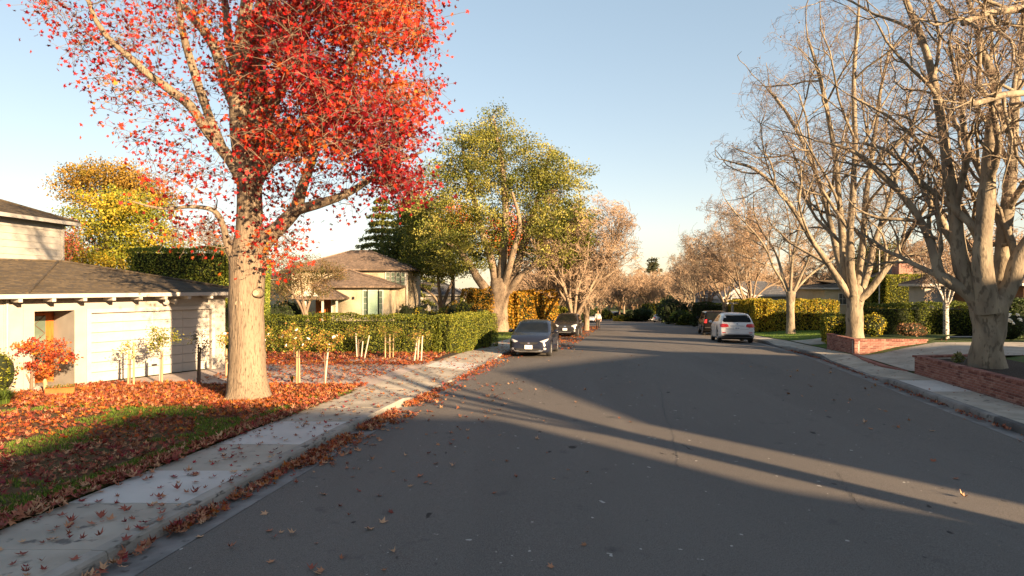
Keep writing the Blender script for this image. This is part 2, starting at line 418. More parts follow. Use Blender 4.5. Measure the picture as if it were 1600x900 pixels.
def strip(name, pts, w, m, dz, h=.0, parent=None):
    "band along plan points"
    V = []; 
    for i, p in enumerate(pts):
        a = Vector(pts[max(i-1, 0)]); b = Vector(pts[min(i+1, len(pts)-1)]); t = (b-a).normalized(); n = Vector((-t.y, t.x))*w/2
        for s in (-1, 1): q = Vector(p)+n*s; V.append((q.x, q.y, zt(q.y)+dz))
    nv = len(V); V += [(x, y, z-.1) for x, y, z in V]
    f = []
    for i in range(len(pts)-1):
        f += [(2*i, 2*i+1, 2*i+3, 2*i+2), (2*i, 2*i+2, nv+2*i+2, nv+2*i), (2*i+1, nv+2*i+1, nv+2*i+3, 2*i+3)]
    me = bpy.data.meshes.new(name); me.from_pydata(V, [], f); me.materials.append(m); me.update()
    o = link(name, me, parent)
    if parent is None: o['kind'] = 'structure'
    return o
strip('edging_band', [(-10.2, 22.9), (-9, 23.2), (-7, 23.4), (-5, 23.4), (-3.2, 23.5)], .32, M['band'], .21)
sheet('flower_bed', [(-2.75, 23.6), (-2.2, 25.9), (-2.2, 26.3), (-12, 26.3), (-10.2, 23.1), (-9, 23.38), (-7, 23.58), (-5, 23.58), (-3.2, 23.68)], M['soil'], .186)
# right side: lawn strips and driveways
WR = 1.335
def rx(d, o): return XR(d)+WR+o
grs = mat('lawn_green', (.05, .10, .012), (.085, .15, .025), 6, 1, .02, 90)
def drape(name, rows, xa, xb, m, dz, n=14, p=1.7):
    "sheet between two edge functions xa(d), xb(d), following the terrain"
    cs = [(lambda d, t=(k/n)**p: (xa(d)*(1-t)+xb(d)*t, gz(xa(d)*(1-t)+xb(d)*t+1e-3, d)+dz*min(1, .0+k*1.0)-(.017 if k == 0 else 0))) for k in range(n+1)]
    return loft(name, rows, cs, m)
edge = lambda d: rx(d, .012)
drape('driveway', drange(20.7, 25.3, .6), edge, lambda d: rx(d, 26), M['conc'], .02)
drape('driveway', drange(31.7, 35.3, .6), edge, lambda d: rx(d, 16), M['conc3'], .02)
drape('lawn', drange(29.2, 31.6, .6), edge, lambda d: rx(d, 3.4), grs, .016)
drape('lawn', drange(35.4, 60, 1.2), edge, lambda d: rx(d, 9), grs, .016)
# ------------------------------------------------------------------ vegetation tools
R0 = np.random.default_rng(11)
def tubes(branches, sides=5):
    "branches: list of (pts, radii) -> V, F"
    groups = {}
    for p, r in branches: groups.setdefault(len(p), []).append((p, r))
    Vs, Fs, off = [], [], 0
    for n, bl in groups.items():
        p = np.array([b[0] for b in bl], dtype=float); r = np.array([b[1] for b in bl], dtype=float)
        m = len(bl); t = np.empty_like(p)
        t[:, 1:-1] = p[:, 2:]-p[:, :-2]; t[:, 0] = p[:, 1]-p[:, 0]; t[:, -1] = p[:, -1]-p[:, -2]
        t /= np.linalg.norm(t, axis=2, keepdims=True)+1e-9
        ref = np.eye(3)[np.argmin(np.abs(p[:, -1]-p[:, 0]), axis=1)][:, None, :]
        A = np.cross(t, ref); A /= np.linalg.norm(A, axis=2, keepdims=True)+1e-9; B = np.cross(t, A)
        a = np.arange(sides)*2*np.pi/sides
        V = p[:, :, None, :]+r[:, :, None, None]*(A[:, :, None, :]*np.cos(a)[None, None, :, None]+B[:, :, None, :]*np.sin(a)[None, None, :, None])
        Vs.append(V.reshape(-1, 3))
        i, j, k = np.meshgrid(np.arange(m), np.arange(n-1), np.arange(sides), indexing='ij'); k2 = (k+1) % sides
        base = i*n*sides
        F_ = np.stack([base+j*sides+k, base+j*sides+k2, base+(j+1)*sides+k2, base+(j+1)*sides+k], -1).reshape(-1, 4)+off
        Fs.append(F_); off += m*n*sides
    return np.concatenate(Vs), np.concatenate(Fs)

def nrm(v):
    l = math.sqrt(v[0]*v[0]+v[1]*v[1]+v[2]*v[2]) or 1; return (v[0]/l, v[1]/l, v[2]/l)
def grow(rnd, p, d, L, r, lvl, spec, out, env=None):
    "recursive bare branching; out[lvl] collects (pts, radii)"
    sp = spec[lvl]; n = sp['n']; pts = [p]; rr = [r]; dirs = [d]
    for i in range(n):
        w = sp['wob']
        g = (rnd.gauss(0, w), rnd.gauss(0, w), rnd.gauss(0, w)+sp['up'])
        d = nrm((d[0]+g[0], d[1]+g[1], d[2]+g[2]))
        if env is not None:
            c, e = env; q = ((p[0]-c[0])/e[0], (p[1]-c[1])/e[1], (p[2]-c[2])/e[2]); k = q[0]**2+q[1]**2+q[2]**2
            if k > 1.12 and lvl > 2 and i: break
            if k > .8: d = nrm((d[0]-q[0]*.28*k, d[1]-q[1]*.28*k, d[2]-q[2]*.28*k))
        p = (p[0]+d[0]*L/n, p[1]+d[1]*L/n, p[2]+d[2]*L/n)
        pts.append(p); dirs.append(d); rr.append(r*(1-(i+1)/n*(1-sp['tap'])))
    if len(pts) < 3: return
    out[lvl].append((pts, rr))
    spawn(rnd, pts, rr, dirs, L, lvl, spec, out, env)
def spawn(rnd, pts, rr, dirs, L, lvl, spec, out, env):
    if lvl+1 >= len(spec): return
    sp = spec[lvl]; n = len(pts)-1; nx = spec[lvl+1]
    for c in range(sp['kids']):
        t = sp['st']+(1-sp['st'])*(c+rnd.random()*.7)/sp['kids'] if c < sp['kids']-1 else 1.0
        f = t*n; i = min(int(f), n-1); u = f-i
        q = tuple(pts[i][k]*(1-u)+pts[i+1][k]*u for k in range(3)); dd = dirs[i+1]
        ang = rnd.uniform(*nx['ang'])*(.5 if t == 1 else 1)
        az = c*2.4+rnd.random()*1.2
        a = nrm(np.cross(dd, (.3, .2, .93) if abs(dd[2]) < .9 else (1, 0, 0))); b = np.cross(dd, a)
        nd = nrm(tuple(dd[k]*math.cos(ang)+(a[k]*math.cos(az)+b[k]*math.sin(az))*math.sin(ang) for k in range(3)))
        rb = rr[i]*(1-u)+rr[i+1]*u
        grow(rnd, q, nd, L*nx['len']*rnd.uniform(.7, 1.15)*(1.1-.35*t), rb*nx['rad'], lvl+1, spec, out, env)

def trunk_tubes(paths, seed=0, sides=22, rough=.06, flare=None, sub=5):
    "smooth thick limbs with bumps; paths: list of (pts, radii)"
    MBv = []; MBf = []
    for pi, (pts, rad) in enumerate(paths):
        # catmull resample
        pp = [Vector(p) for p in pts]; n = len(pp); P_ = []; R_ = []
        for i in range(n-1):
            p0, p1, p2, p3 = pp[max(i-1, 0)], pp[i], pp[i+1], pp[min(i+2, n-1)]
            for k in range(sub):
                t = k/sub; P_.append(.5*((2*p1)+(p2-p0)*t+(2*p0-5*p1+4*p2-p3)*t*t+(3*p1-p0-3*p2+p3)*t**3)); R_.append(rad[i]*(1-t)+rad[i+1]*t)
        P_.append(pp[-1]); R_.append(rad[-1])
        ref = Vector((0, 1, 0)) if abs((pp[-1]-pp[0]).normalized().y) < .75 else Vector((1, 0, 0))
        b = len(MBv); m = sides if rad[0] > .12 else max(8, sides//2)
        for i, p in enumerate(P_):
            t = (P_[min(i+1, len(P_)-1)]-P_[max(i-1, 0)]).normalized(); A = t.cross(ref).normalized(); B = t.cross(A)
            for k in range(m):
                a = 2*math.pi*k/m; dr_ = A*math.cos(a)+B*math.sin(a); r = R_[i]
                q = p+dr_*r
                nn = noise.noise((q.x*2.2+seed, q.y*2.2, q.z*1.1))*1.0+.5*noise.noise((q.x*6, q.y*6+seed, q.z*2.5))
                r *= 1+rough*2.2*nn
                if flare and pi == 0:
                    r *= 1+flare[1]*max(0, 1-(p.z-pp[0].z)/flare[0])**2*(.5+.5*math.sin(a*5+seed))
                MBv.append(tuple(p+dr_*r))
        for i in range(len(P_)-1):
            for k in range(m): MBf.append([b+i*m+k, b+i*m+(k+1) % m, b+(i+1)*m+(k+1) % m, b+(i+1)*m+k])
        MBf.append([b+(len(P_)-1)*m+k for k in range(m)])
    return MBv, MBf
def tube_mesh(name, paths, m, **k):
    V, Fc = trunk_tubes(paths, **k); me = bpy.data.meshes.new(name); me.from_pydata(V, [], Fc); me.materials.append(m)
    for p in me.polygons: p.use_smooth = True
    me.update(); return me

def rotmats(rng, n, flat=0.0):
    "random rotations; flat>0 keeps the leaf's own z nearer to world z"
    q = rng.normal(size=(n, 4)); 
    if flat: q[:, 1:3] *= (1-flat)
    q /= np.linalg.norm(q, axis=1, keepdims=True); w, x, y, z = q.T
    return np.stack([1-2*(y*y+z*z), 2*(x*y-z*w), 2*(x*z+y*w), 2*(x*y+z*w), 1-2*(x*x+z*z), 2*(y*z-x*w), 2*(x*z-y*w), 2*(y*z+x*w), 1-2*(x*x+y*y)], -1).reshape(n, 3, 3)
def star_leaf():
    tips = [(0, 1.0), (.72, .5), (.62, -.28)]; v = [(0, 0, 0)]
    # outline: 5 lobes and a stem end
    o = [(0, -.42), (.16, -.3), (.60, -.42), (.36, -.06), (.92, .30), (.34, .30), (0, 1.0), (-.34, .30), (-.92, .30), (-.36, -.06), (-.60, -.42), (-.16, -.3)]
    for x, y in o: v.append((x*.55, y*.55, .10*(x*x+y*y)+(.03 if x*x+y*y > .3 else -.02)))
    f = [(0, 1, 2, 3), (0, 3, 4), (0, 4, 5, 6), (0, 6, 7), (0, 7, 8)]
    f = [(0, i, i % 12+1) for i in range(1, 13)]
    return np.array(v), np.array(f)
STAR = star_leaf()
LEAF4 = (np.array([(0, -.5, 0), (.27, 0, .07), (0, .5, 0), (-.27, 0, .07)]), np.array([[0, 1, 2, 3]]))
def scatter(tmpl, C, S_, R, col=None):
    tv, tf = tmpl; n = len(C)
    V = C[:, None, :]+(R @ tv.T).transpose(0, 2, 1)*np.asarray(S_).reshape(-1, 1, 1)
    Fc = tf[None]+np.arange(n)[:, None, None]*len(tv)
    c = None if col is None else np.repeat(col, len(tv), axis=0)
    return V.reshape(-1, 3), Fc.reshape(-1, tf.shape[1]), c
def pal(rng, n, cols, w=None, jit=.15, pick=None):
    cols = np.array(cols); i = rng.choice(len(cols), n, p=w) if pick is None else pick
    return np.clip(cols[i]*(1+rng.normal(0, jit, (n, 1)))+rng.normal(0, jit*.06, (n, 3))*cols[i].max(), .004, .95)

# ------------------------------------------------------------------ bare plane trees
def plane_spec(tw=5, dens=1.0):
    return [dict(n=4, wob=.03, up=.1, tap=.8, kids=6, st=.7),
            dict(n=7, wob=.12, up=.05, tap=.34, kids=7, st=.25, ang=(.35, .75), len=3.3, rad=.50),
            dict(n=6, wob=.20, up=.06, tap=.35, kids=6, st=.20, ang=(.4, .85), len=.50, rad=.58),
            dict(n=5, wob=.27, up=.03, tap=.4, kids=7, st=.2, ang=(.4, 1.0), len=.52, rad=.6),
            dict(n=5, wob=.36, up=.03, tap=.5, kids=tw-1, st=.12, ang=(.4, 1.1), len=.55, rad=.5),
            dict(n=3, wob=.34, up=.04, tap=.6, kids=0, st=.15, ang=(.4, 1.2), len=.50, rad=.6)]
def make_bare(name, label, loc, rz, height, trunk_h, trunk_r, spread, seed, group=None, limbs=None, tw=5, bm='bark_plane', tm='twig', minr=.006, cat='tree', spec=None, lean=(0, 0), kids=None, fruits=0, paths=None, trough=.07):
    """vase shaped bare tree"""
    rnd = random.Random(seed)
    root = thing(name, label, cat, loc, rz, group)
    spec = spec or plane_spec(tw)
    nl = limbs or 6
    out = [[] for _ in spec]
    L1 = (height-trunk_h)*.80
    top = (lean[0]*trunk_h, lean[1]*trunk_h, trunk_h)
    tr = [((0, 0, -.15), (lean[0]*trunk_h*.3, lean[1]*trunk_h*.3, trunk_h*.35), (lean[0]*trunk_h*.7, lean[1]*trunk_h*.7, trunk_h*.72), (top[0], top[1], trunk_h*1.02), (top[0], top[1], trunk_h*1.02+trunk_r*.5), (top[0], top[1], trunk_h*1.02+trunk_r*.95)), (trunk_r*1.18, trunk_r*.98, trunk_r*.98, trunk_r*1.16, trunk_r*1.02, trunk_r*.45)]
    env = ((top[0], top[1], trunk_h+(height-trunk_h)*.45), (spread, spread, (height-trunk_h)*.58))
    if paths:
        for pts, rad in paths:
            pts = [tuple(Vector(p)-Vector(loc)) for p in pts]; dirs = [nrm(tuple(pts[min(k+1, len(pts)-1)][j]-pts[max(k-1, 0)][j] for j in range(3))) for k in range(len(pts))]
            ln = sum((Vector(pts[k+1])-Vector(pts[k])).length for k in range(len(pts)-1))
            out[1].append((pts, rad)); spawn(rnd, pts, rad, dirs, ln, 1, spec, out, env)
    for i in range(0 if paths else nl):
        az = 2*math.pi*(i+rnd.uniform(-.2, .2))/nl; tilt = rnd.uniform(.28, .62)
        if i % 3 == 2: tilt *= .5
        d = (math.cos(az)*math.sin(tilt), math.sin(az)*math.sin(tilt), math.cos(tilt))
        p = (top[0]+math.cos(az)*trunk_r*.35, top[1]+math.sin(az)*trunk_r*.35, trunk_h-trunk_r*.3+rnd.uniform(-.25, .2)*trunk_h*.2)
        grow(rnd, p, d, L1*rnd.uniform(.85, 1.1), trunk_r*rnd.uniform(.33, .43)*(6/nl)**.4, 1, spec, out, env)
    V, Fc = trunk_tubes([tr], seed=seed, sides=24, rough=trough, flare=(trunk_h*.25, .14))
    mt = bpy.data.meshes.new('trunk'); mt.from_pydata(V, [], Fc); mt.materials.append(M[bm]); [setattr(p, 'use_smooth', True) for p in mt.polygons]; mt.update()
    link('trunk', mt, root)
    for b in out[1]:
        me = tube_mesh('limb', [b], M[bm], seed=seed, sides=12, rough=trough*.8, sub=4); link('limb', me, root)
    V1, F1 = tubes(out[2], 6); V2, F2 = tubes(out[3], 5)
    me = np_mesh('branches', np.concatenate([V1, V2]), np.concatenate([F1, F2+len(V1)]), [M[bm]], smooth=True)
    link('branches', me, root)['kind'] = 'stuff'
    tws = []
    for l in out[4:]:
        tws += [(p, [max(x, minr) for x in r]) for p, r in l]
    if tws:
        V3, F3 = tubes(tws, 3); 
        if fruits:
            rg = np.random.default_rng(seed); idx = rg.choice(len(tws), fruits)
            C = np.array([tws[i][0][-1] for i in idx])-np.array([0, 0, .05])
            bb = MB().ball((0, 0, 0), .03, 5, 4); q = np.array(bb.f); 
            Vf, Ff, _ = scatter((np.array(bb.v), q), C, np.ones(fruits), rotmats(rg, fruits))
            F3 = [F3, Ff+len(V3)]; V3 = np.concatenate([V3, Vf])
        me = np_mesh('twigs', V3, F3, [M[tm]]); link('twigs', me, root)['kind'] = 'stuff'
    return root, out

# ------------------------------------------------------------------ leafy crowns by attraction
def colonize(skel, targets, rng, rnd, wob=.12, up=.15, rk=.018, rmin=.006, rmax=.09):
    """skel: list of (pts, radii). connects each target to the nearest node with a curved branch"""
    N = []; NR = []
    for pts, rad in skel:
        for i in range(len(pts)-1):
            a = np.array(pts[i]); b = np.array(pts[i+1]); k = max(2, int(np.linalg.norm(b-a)/.25))
            for j in range(k): N.append(a+(b-a)*j/k); NR.append(rad[i]+(rad[i+1]-rad[i])*j/k)
    N = np.array(N); NR = np.array(NR); cap = len(N)+len(targets)*6
    NN = np.zeros((cap, 3)); NN[:len(N)] = N; RR = np.zeros(cap); RR[:len(N)] = NR; n = len(N)
    T = np.asarray(targets); d0 = np.array([np.min(np.linalg.norm(N-t, axis=1)) for t in T])
    br = []
    for ti in np.argsort(d0):
        t = T[ti]; dv = NN[:n]-t; dist = np.linalg.norm(dv, axis=1)+np.maximum(dv[:, 2], 0)*.8
        i = int(np.argmin(dist)); a = NN[i]; L = np.linalg.norm(t-a)
        if L < .05: continue
        m = 4; pts = [tuple(a)]
        side = rng.normal(0, wob*L, 3)
        for k in range(1, m+1):
            u = k/m; p = a+(t-a)*u+side*math.sin(u*math.pi)+np.array([0, 0, 1])*up*L*math.sin(u*math.pi)*.5
            if k < m: p = p+rng.normal(0, .03*L, 3)
            pts.append(tuple(p))
        r = min(RR[i]*.7, rk*(L+.3), rmax); rad = [max(r*(1-.75*k/m), rmin) for k in range(m+1)]
        br.append((pts, rad))
        for k in range(1, m+1):
            if n < cap: NN[n] = pts[k]; RR[n] = rad[k]; n += 1
    return br
def crown_points(rng, ells, n):
    "ells: (center, radii, weight); points biased to the outer shell"
    w = np.array([e[2] for e in ells], float); w /= w.sum(); idx = rng.choice(len(ells), n, p=w)
    d = rng.normal(size=(n, 3)); d /= np.linalg.norm(d, axis=1, keepdims=True)
    r = rng.random((n, 1))**.42
    C = np.array([e[0] for e in ells])[idx]; E = np.array([e[1] for e in ells])[idx]
    return C+d*r*E
def leafy(name, label, base, trunk, ells, ncl, nleaf, lsize, cols, weights=None, seed=1, spread=.45, bark='bark_far', group=None, cat='tree', tmpl=None, kname='foliage', rough=.08, flare=(1.0, .3), twigm=None, jit=.2, local=True, wob=.12):
    rng = np.random.default_rng(seed); rnd = random.Random(seed)
    root = thing(name, label, cat, base, 0, group)
    b = Vector(base)
    tr = [([tuple(Vector(p)-b) for p in pts], rad) for pts, rad in trunk]
    link('trunk', tube_mesh('trunk', tr[:1], M[bark], seed=seed, rough=rough, flare=flare), root)
    for t in tr[1:]: link('limb', tube_mesh('limb', [t], M[bark], seed=seed, sides=14, rough=rough*.7), root)
    el = [(tuple(Vector(c)-b), r, w) for c, r, w in ells]
    T = crown_points(rng, el, ncl)
    br = colonize(tr, T, rng, rnd, wob=wob)
    V, Fc = tubes(br, 5); link('branches', np_mesh('branches', V, Fc, [M[twigm or bark]], smooth=True), root)['kind'] = 'stuff'
    k = nleaf//ncl; C = np.repeat(T, k, axis=0)+rng.normal(0, spread, (ncl*k, 3))*np.array([1, 1, .6])
    col = pal(rng, ncl, cols, weights, jit*.6); col = np.repeat(col, k, axis=0)*(1+rng.normal(0, jit, (ncl*k, 1))); col = np.clip(col, .004, .9)
    V, Fc, c = scatter(tmpl or LEAF4, C, lsize*rng.uniform(.7, 1.3, len(C)), rotmats(rng, len(C)), col)
    link(kname, np_mesh(kname, V, Fc, [M['leaf']], col=c), root)['kind'] = 'stuff'
    return root

def core_mat(c): 
    return mat('hedge_core', c, tuple(x*.6 for x in c), 6, 1)
M['core'] = core_mat((.016, .022, .008))
def leaf_shell(faces_fn, n, size, cols, weights, rng, clump=1.2, out=.03, jit=.22):
    pass
def hedge(label, segs, cols, weights=None, dens=230, size=.085, seed=1, group=None, patch=None, name='hedge', cat='hedge', rough=.12, core=None):
    """segs: list of (p0, p1, width, height, z0) - boxes along plan lines; leaves on all faces with ragged depth"""
    rng = np.random.default_rng(seed); C = []; mb = MB()
    for p0, p1, w, h, z0 in segs:
        a = np.array(p0[:2], float); b_ = np.array(p1[:2], float); L = np.linalg.norm(b_-a); t = (b_-a)/L; nn = np.array([-t[1], t[0]])
        z0b = z0 if isinstance(z0, (tuple, list)) else (z0, z0)
        def W_(u, v, k):      # u along 0..1, v across -.5...5, k height
            q = a[None]+t[None]*(u*L)[:, None]+nn[None]*(v*w)[:, None]
            return np.concatenate([q, (z0b[0]+(z0b[1]-z0b[0])*u+k)[:, None]], axis=1)
        ins = .1+rough*1.1
        cs = [(W_(np.array([u]), np.array([v]), np.array([k])))[0] for k in (-.1, h-ins) for u, v in ((ins/L, -.5+ins/w), (1-ins/L, -.5+ins/w), (1-ins/L, .5-ins/w), (ins/L, .5-ins/w))]
        mb.add(cs, [(0, 3, 2, 1), (4, 5, 6, 7), (0, 1, 5, 4), (1, 2, 6, 5), (2, 3, 7, 6), (3, 0, 4, 7)])
        for area, kind in ((L*h, 0), (L*h, 1), (L*w, 2), (w*h, 3), (w*h, 4)):
            n = int(area*dens); r1 = rng.random(n); r2 = rng.random(n); dp = rng.exponential(.045, n)-.02+rough*(.5*np.sin(r1*L*2.1+r2*3+kind)+.45*np.sin(r1*L*5.3+kind*2)*np.sin(r2*4+r1*L)+.35*np.sin(r1*L*.7+kind)); dp = np.where(rng.random(n) < .006, dp-.12*rng.random(n), dp)
            if kind == 0: C.append(W_(r1, np.full(n, -.5)+dp/w, r2*h))
            elif kind == 1: C.append(W_(r1, np.full(n, .5)-dp/w, r2*h))
            elif kind == 2: C.append(W_(r1, r2-.5, h-dp))
            elif kind == 3: C.append(W_(dp/L, r1-.5, r2*h))
            else: C.append(W_(1-dp/L, r1-.5, r2*h))
    C = np.concatenate(C); n = len(C)
    f = np.array([noise.noise((c[0]*1.1+seed, c[1]*1.1, c[2]*1.6)) for c in C[::8]]); f = np.repeat(f, 8)[:n]
    f = np.concatenate([f, np.zeros(n-len(f))])
    k = len(cols); pick = np.clip(((f*.9+.5)*k+rng.normal(0, .55, n)).astype(int), 0, k-1)
    col = pal(rng, n, cols, None, .22, pick)
    root = thing(name, label, cat, (float(C[:, 0].mean()), float(C[:, 1].mean()), float(C[:, 2].min())), 0, group)
    o = np.array(root.location)
    mb.v = [tuple(np.array(v)-o) for v in mb.v]
    mb.build('stems', core or M['core'], root)
    V, Fc, c = scatter(LEAF4, C-o, size*rng.uniform(.7, 1.4, n), rotmats(rng, n), col)
    link('foliage', np_mesh('foliage', V, Fc, [M['leaf']], col=c), root)['kind'] = 'stuff'
    return root
def bush(label, c, r, cols, n=900, size=.09, seed=1, group=None, name='bush', cat='bush', lumps=7, core=True):
    "c: ground centre; r: radii"
    rng = np.random.default_rng(seed); root = thing(name, label, cat, c, 0, group)
    L = []; mb = MB()
    for i in range(lumps):
        a = rng.random()*6.28; q = rng.random()**.5*.55
        L.append(((math.cos(a)*q*r[0], math.sin(a)*q*r[1], r[2]*rng.uniform(.35, .62)), (r[0]*rng.uniform(.4, .6), r[1]*rng.uniform(.4, .6), r[2]*rng.uniform(.32, .45))))
    L.append(((0, 0, r[2]*.45), (r[0]*.8, r[1]*.8, r[2]*.5)))
    C = []; per = n//len(L)
    for cc, rr in L:
        d = rng.normal(size=(per, 3)); d /= np.linalg.norm(d, axis=1, keepdims=True)
        C.append(np.array(cc)+d*np.array(rr)*rng.uniform(.72, 1.08, (per, 1)))
        if core: mb.ball(cc, tuple(x*.82 for x in rr), 8, 6)
    C = np.concatenate(C); C[:, 2] = np.maximum(C[:, 2], .02)
    k = len(cols); f = np.array([noise.noise((x[0]*1.3/r[0]+seed, x[1]/r[1], x[2]/r[2]*1.5)) for x in C])
    pick = np.clip(((f+.5)*k+rng.normal(0, .5, len(C))).astype(int), 0, k-1)
    col = pal(rng, len(C), cols, None, .2, pick)
    if core: mb.build('stems', M['core'], root, smooth=True)
    V, Fc, cc = scatter(LEAF4, C, size*rng.uniform(.7, 1.4, len(C)), rotmats(rng, len(C)), col)
    link('foliage', np_mesh('foliage', V, Fc, [M['leaf']], col=cc), root)['kind'] = 'stuff'
    return root
OLIVE = [(.06, .075, .012), (.13, .145, .022), (.24, .23, .045), (.33, .30, .07)]
# ------------------------------------------------------------------ the red sweetgum
RED = [(.20, .007, .012), (.36, .014, .012), (.46, .042, .012), (.50, .11, .018), (.50, .23, .028)]
def lerp_tab(x, xs, ys): return float(np.interp(x, xs, ys))
def sweetgum():
    D = 15.8; rng = np.random.default_rng(3); rnd = random.Random(3)
    base = P(388, 622, D); base.z = .17
    root = thing('sweetgum_tree', 'tall tree with red star shaped leaves and a thick tan trunk on the left lawn', 'tree', base)
    def path(pp, rr, d0=D, d1=None):
        d1 = d1 or d0; n = len(pp)
        return ([tuple(P(x, y, d0+(d1-d0)*i/(n-1))-base) for i, (x, y) in enumerate(pp)], rr)
    tr = [path([(388, 640), (388, 610), (386, 570), (385, 500), (386, 440), (388, 405), (389, 360), (390, 310), (389, 262), (380, 215)], [.63, .51, .43, .405, .41, .45, .32, .30, .30, .23])]
    lb = [path([(384, 275), (374, 200), (374, 130), (378, 60), (388, -20), (392, -110), (395, -200)], [.24, .24, .20, .17, .13, .09, .04], D, D-.2),
          path([(394, 275), (401, 215), (404, 140), (398, 70), (412, -10), (420, -90), (424, -180)], [.26, .26, .22, .19, .14, .1, .04], D+.2, D+.5),
          path([(396, 408), (412, 378), (438, 353), (462, 326), (470, 300), (486, 255), (505, 190), (540, 110), (570, 30), (590, -50)], [.22, .20, .17, .16, .12, .10, .09, .07, .05, .03], D-.1, D-1.6),
          path([(460, 330), (492, 320), (524, 310), (552, 297), (590, 272), (625, 252), (662, 236)], [.12, .115, .10, .085, .07, .05, .02], D-.7, D-1.2),
          path([(398, 285), (420, 252), (450, 234), (478, 228), (503, 193), (535, 140), (560, 85), (600, 20), (620, -60)], [.20, .16, .14, .12, .10, .085, .06, .04, .02], D+.2, D+2.4),
          path([(404, 200), (440, 140), (470, 80), (480, 10), (500, -80)], [.15, .12, .1, .07, .03], D+.4, D-1.5),
          path([(383, 285), (362, 252), (340, 225), (318, 196), (298, 166), (265, 140), (232, 116), (203, 90), (172, 62), (148, 28), (134, -14), (120, -60)], [.19, .16, .14, .125, .11, .10, .088, .076, .066, .054, .042, .025], D, D-1.6),
          path([(348, 232), (330, 190), (314, 145), (300, 102), (288, 60), (280, 15), (270, -50)], [.12, .115, .105, .10, .085, .07, .04], D-.2, D-.9),
          path([(378, 190), (350, 120), (333, 70), (300, 25), (262, -20), (235, -70)], [.16, .14, .125, .1, .08, .04], D-.1, D+1.0),
          path([(378, 150), (360, 80), (352, 10), (345, -80)], [.13, .11, .09, .04], D+.2, D+1.8),
          path([(370, 412), (356, 385), (348, 352), (334, 329), (300, 323), (262, 326), (232, 322), (205, 314)], [.12, .09, .08, .06, .042, .034, .025, .012], D-.1, D-1.3)]
    link('trunk', tube_mesh('trunk', tr, M['bark_gum'], seed=3, sides=40, rough=.035, flare=(.75, .20), sub=6), root)
    for b in lb: link('limb', tube_mesh('limb', [b], M['bark_gum'], seed=5, sides=16, rough=.05), root)
    # pale knots where limbs were sawn off
    for px, py, r in ((373, 474, .085), (399, 458, .07)):
        mb = MB(); c = P(px, py, D-.36 if px > 390 else D-.395)-base
        mb.tube([c+Vector((0, .22, 0)), c+Vector((0, .08, 0)), c+Vector((0, .02, 0)), c], [r*2.0, r*1.6, r*1.3, r*1.0], 16); mb.build('branch_collar', M['bark_gum'], root, smooth=True)
        mb = MB(); mb.tube([c+Vector((0, -.002, 0)), c+Vector((0, -.012, 0))], [r, r*.9], 12); mb.build('knot', M['cut'], root)
    def dens(x, y):
        if x > 392:
            xr = lerp_tab(y, [-220, -60, 0, 100, 230, 290, 325], [600, 660, 688, 690, 700, 690, 590])
            if x > xr-26: return 0
            yb = lerp_tab(x, [392, 420, 452, 475, 520, 560, 620, 660, 705], [405, 425, 405, 322, 326, 330, 312, 302, 290])
            if y > yb: return 0
            if x < 455 and y > 335: return .8
            if y > 300 and 425 < x < 640: return .25
            if y > 235 and x < 575: return .42
            return 1.0
        xl = lerp_tab(y, [-220, -80, 0, 60, 100, 150, 200, 260, 320, 400], [190, 90, 48, 90, 120, 165, 180, 215, 235, 300])
        if x < xl: return 0
        yb = lerp_tab(x, [40, 100, 180, 235, 300, 345, 380], [50, 115, 235, 330, 385, 395, 270])
        if y > yb: return 0
        if x > 340 and y > 60 and x > 365 and y > 200: return .06
        if x > 270 and y < 120: return .55
        return .40
    cl = []; dn = []
    while len(cl) < 1230:
        x = rng.uniform(40, 710); y = rng.uniform(-230, 412); q = dens(x, y)
        if rng.random() < q and (q < .5 or noise.noise((x*.013, y*.013, 3.3))+.6*noise.noise((x*.035, y*.035, 7.7)) > -.30):
            d = D+float(np.clip(rng.normal(0, 2.0), -3.6, 4.0))*(1 if x > 330 else .7)*(1 if y < 280 else .45)
            if x > 350 and x < 430 and y > 90: d = max(d, D-.3) if rng.random() < .7 else d
            cl.append((x, y, d)); dn.append(q)
    T = np.array([tuple(P(*c)-base) for c in cl])
    br = colonize(lb+tr, T, rng, rnd, wob=.13, up=.2, rk=.014, rmin=.0055, rmax=.06)
    tw = []
    LC = []; LP = []
    for t, (x, y, d), q in zip(T, cl, dn):
        n = int({1.0: 44, .8: 20, .42: 24, .25: 15, .55: 18, .40: 11, .06: 5}[q]*rng.uniform(.5, 1.5))
        for _ in range(n):
            off = rng.normal(0, .31, 3)*np.array([1, 1, .8]); off[2] -= .05
            e = t+off; LC.append(e); LP.append((x, y))
            if rng.random() < .28: m_ = t+off*.5+np.array([0, 0, .05]); tw.append(([tuple(t), tuple(m_), tuple(e)], [.006, .005, .0035]))
    # bare drooping twiglets with seed balls at the edges
    balls = []
    for t, (x, y, d), q in zip(T, cl, dn):
        if q < .5 and rng.random() < .65:
            p = t.copy(); dd = rng.normal(0, 1, 3); dd[2] = abs(dd[2])*.3-.2; dd /= np.linalg.norm(dd); pts = [tuple(p)]
            for k in range(4): dd = dd+rng.normal(0, .3, 3); dd /= np.linalg.norm(dd); p = p+dd*.16; pts.append(tuple(p))
            tw.append((pts, [.007, .006, .005, .004, .003]))
            if rng.random() < .35: balls.append(p-np.array([0, 0, .03]))
    V1, F1 = tubes(br, 5); V2, F2 = tubes(tw, 3)
    bb = MB().ball((0, 0, 0), .022, 6, 4); Vb, Fb, _ = scatter((np.array(bb.v), np.array(bb.f)), np.array(balls), np.ones(len(balls)), rotmats(rng, len(balls)))
